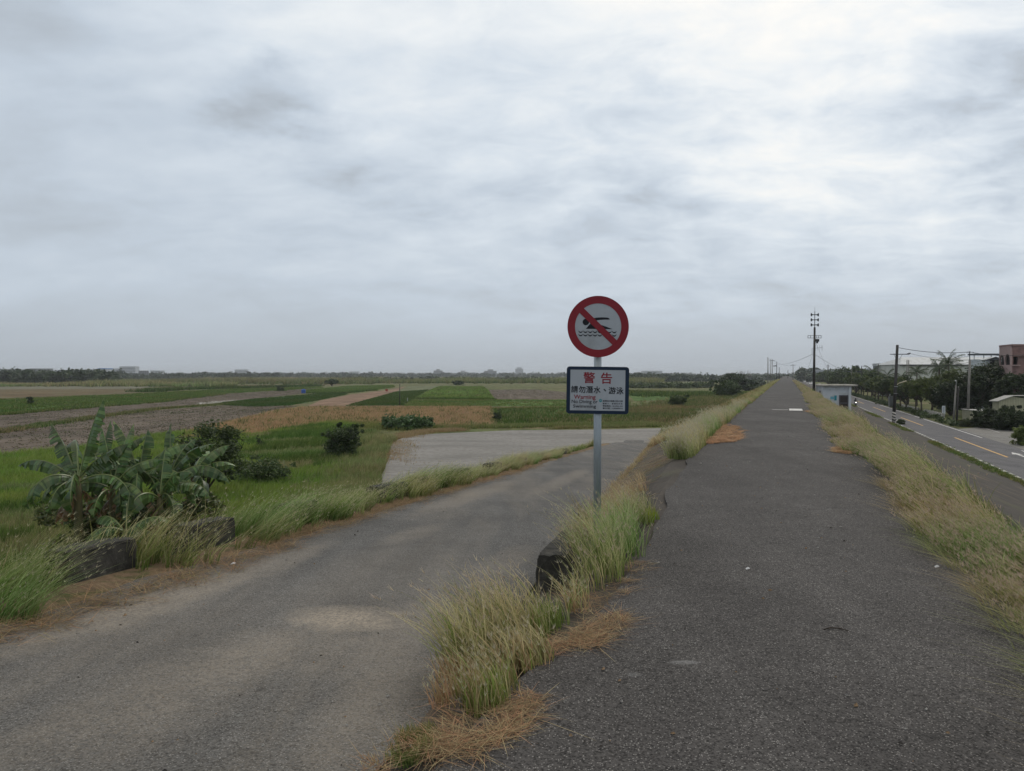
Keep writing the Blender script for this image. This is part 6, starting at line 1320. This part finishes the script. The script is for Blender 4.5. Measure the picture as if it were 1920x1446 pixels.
wp = simple('white_car_paint', (.6, .6, .6), .3, .03); gp_ = simple('grey_car_paint', (.12, .13, .14), .3, .03)
car(540, 15.2, -1, wp, 'white car coming nearest on the far stretch of the road'); car(600, 17.8, 1, gp_, 'dark grey car driving away on the far stretch of the road'); car(720, 15.2, -1, wp, 'smaller white car farther off on the road'); car(470, 17.9, 1, gp_, 'dark car by the roadside behind the loudspeaker pole')

# ------------------------------------------------------------------ far town on the plain
fb_w = simple('far_pale_wall', (.40, .42, .45), .8, .06, .05); fb_g = simple('far_grey_wall', (.20, .21, .22), .8, .1, .05); fb_b = simple('far_blue_roof', (.03, .16, .45), .6, .1, .05); fb_d = simple('far_window_band', (.08, .09, .10), .5)
def far_block(px0, px1, ytop, Y, mat, label, floors=5, roofmat=None, step=None, cat='building', name='distant_building'):
    a = PD((px0 + px1) / 2, 705, Y); w_ = (px1 - px0) / F * Y / 2; h = EYE + (704.5 - ytop) * Y / F - GZ; rt = thing(name, label, cat, (a.x, Y, GZ), group='buildings far across the plain')
    m = MB(); m.box(-w_, w_, 0, 20, 0, h)
    if step: m.box(-w_ * step, w_ * step, 3, 15, h, h + 5 * Y / 2600)
    m.build('wall', mat, rt); m = MB()
    for k in range(1, floors): z = h * k / floors; m.box(-w_ * .94, w_ * .94, -.15, -.01, z, z + h / floors * .4)
    m.build('window', fb_d, rt); m = MB()
    m.box(-w_ - .5, w_ + .5, -.6, 20.5, h - .05 if not step else h - 1.6, h + 1.2 if not step else h - .6); m.build('roof', roofmat or mat, rt)
for a in ((224, 254, 689.5, 1900, fb_w, 'long pale block rising highest over the left woods', 6), (184, 200, 693.5, 1300, fb_w, 'far building with a bright blue roof left of the long pale block', 3, fb_b), (57, 85, 694, 1200, fb_g, 'dark flat far building at the left, above the woods', 3), (101, 126, 698, 1000, fb_w, 'low pale far building between dark left woods', 2),
          (204, 222, 693.5, 1900, fb_w, 'pale far houses just right of the blue roof', 5), (160, 183, 695, 2000, fb_w, 'low pale far houses left of the blue roof', 4), (282, 300, 697.5, 1500, fb_w, 'pale low far building right of the silos', 2), (8, 40, 694.5, 1900, fb_w, 'pale far building at the left picture edge', 3), (440, 462, 695, 2600, fb_w, 'faint far block left of the low white far roof', 4),
          (655, 672, 699, 2200, fb_w, 'far white roof low on the horizon above the lone broad tree', 2), (908, 931, 697, 2600, fb_g, 'grey mid-rise far block with a stepped top, left of the sign', 6, None, .45), (966, 981, 693, 3200, fb_w, 'pale far tower block nearest to the left of the sign', 12, None, .6), (813, 829, 696.5, 2600, fb_g, 'grey far building with a stepped top, left of the middle of the horizon', 6, None, .4),
          (864, 872, 697, 3200, fb_w, 'faint narrow far tower between two grey blocks', 9), (1205, 1242, 697.5, 2600, fb_w, 'long pale far building just right of the sign', 4), (1531, 1545, 697, 700, fb_w, 'pale far house beside the loudspeaker pole', 4), (1560, 1576, 698.5, 700, fb_w, 'pale far house above the hut roof', 3), (1620, 1646, 698, 330, fb_w, 'pale low house between palm and street lamps', 2)): far_block(*a)
a = PD(269.5, 705, 1150); si = thing('silos', 'five joined grey silos at the edge of the left woods', 'silo', (a.x, 1150, GZ))
for i in range(5): m = MB(); m.lathe([(1.55, 0), (1.55, 12.5), (1.0, 13.2), (0, 13.4)], c=((i - 2) * 3.15, 0, 0), n=14); m.build('silo_tower', fb_g, si, smooth=False)
a = PD(115.5, 705, 1100); si = thing('lattice_mast', 'thin mast above the low pale far building on the left', 'mast', (a.x, 1100, GZ)); m = MB(); m.tube([(0, 0, 0), (0, 0, 17)], [.4, .2], 6); m.build('pole', fb_g, si); m = MB(); m.lathe([(0, -.8), (.9, -.5), (.9, .5), (0, .8)], c=(0, 0, 15), n=8); m.build('drum', fb_g, si)

# ------------------------------------------------------------------ haze over the plain
hm = bpy.data.materials.new('haze_air'); hm.use_nodes = True; t = hm.node_tree; t.nodes.clear(); o_ = t.nodes.new('ShaderNodeOutputMaterial'); pv = t.nodes.new('ShaderNodeVolumePrincipled')
pv.inputs['Color'].default_value = (.86, .9, .95, 1); pv.inputs['Density'].default_value = .00016; pv.inputs['Anisotropy'].default_value = .2; t.links.new(pv.outputs[0], o_.inputs['Volume'])
m = MB(); m.box(-9200, 9200, -9200, 9200, GZ - 1.1, 45); tag(m.build('haze', hm), kind='stuff')
#END
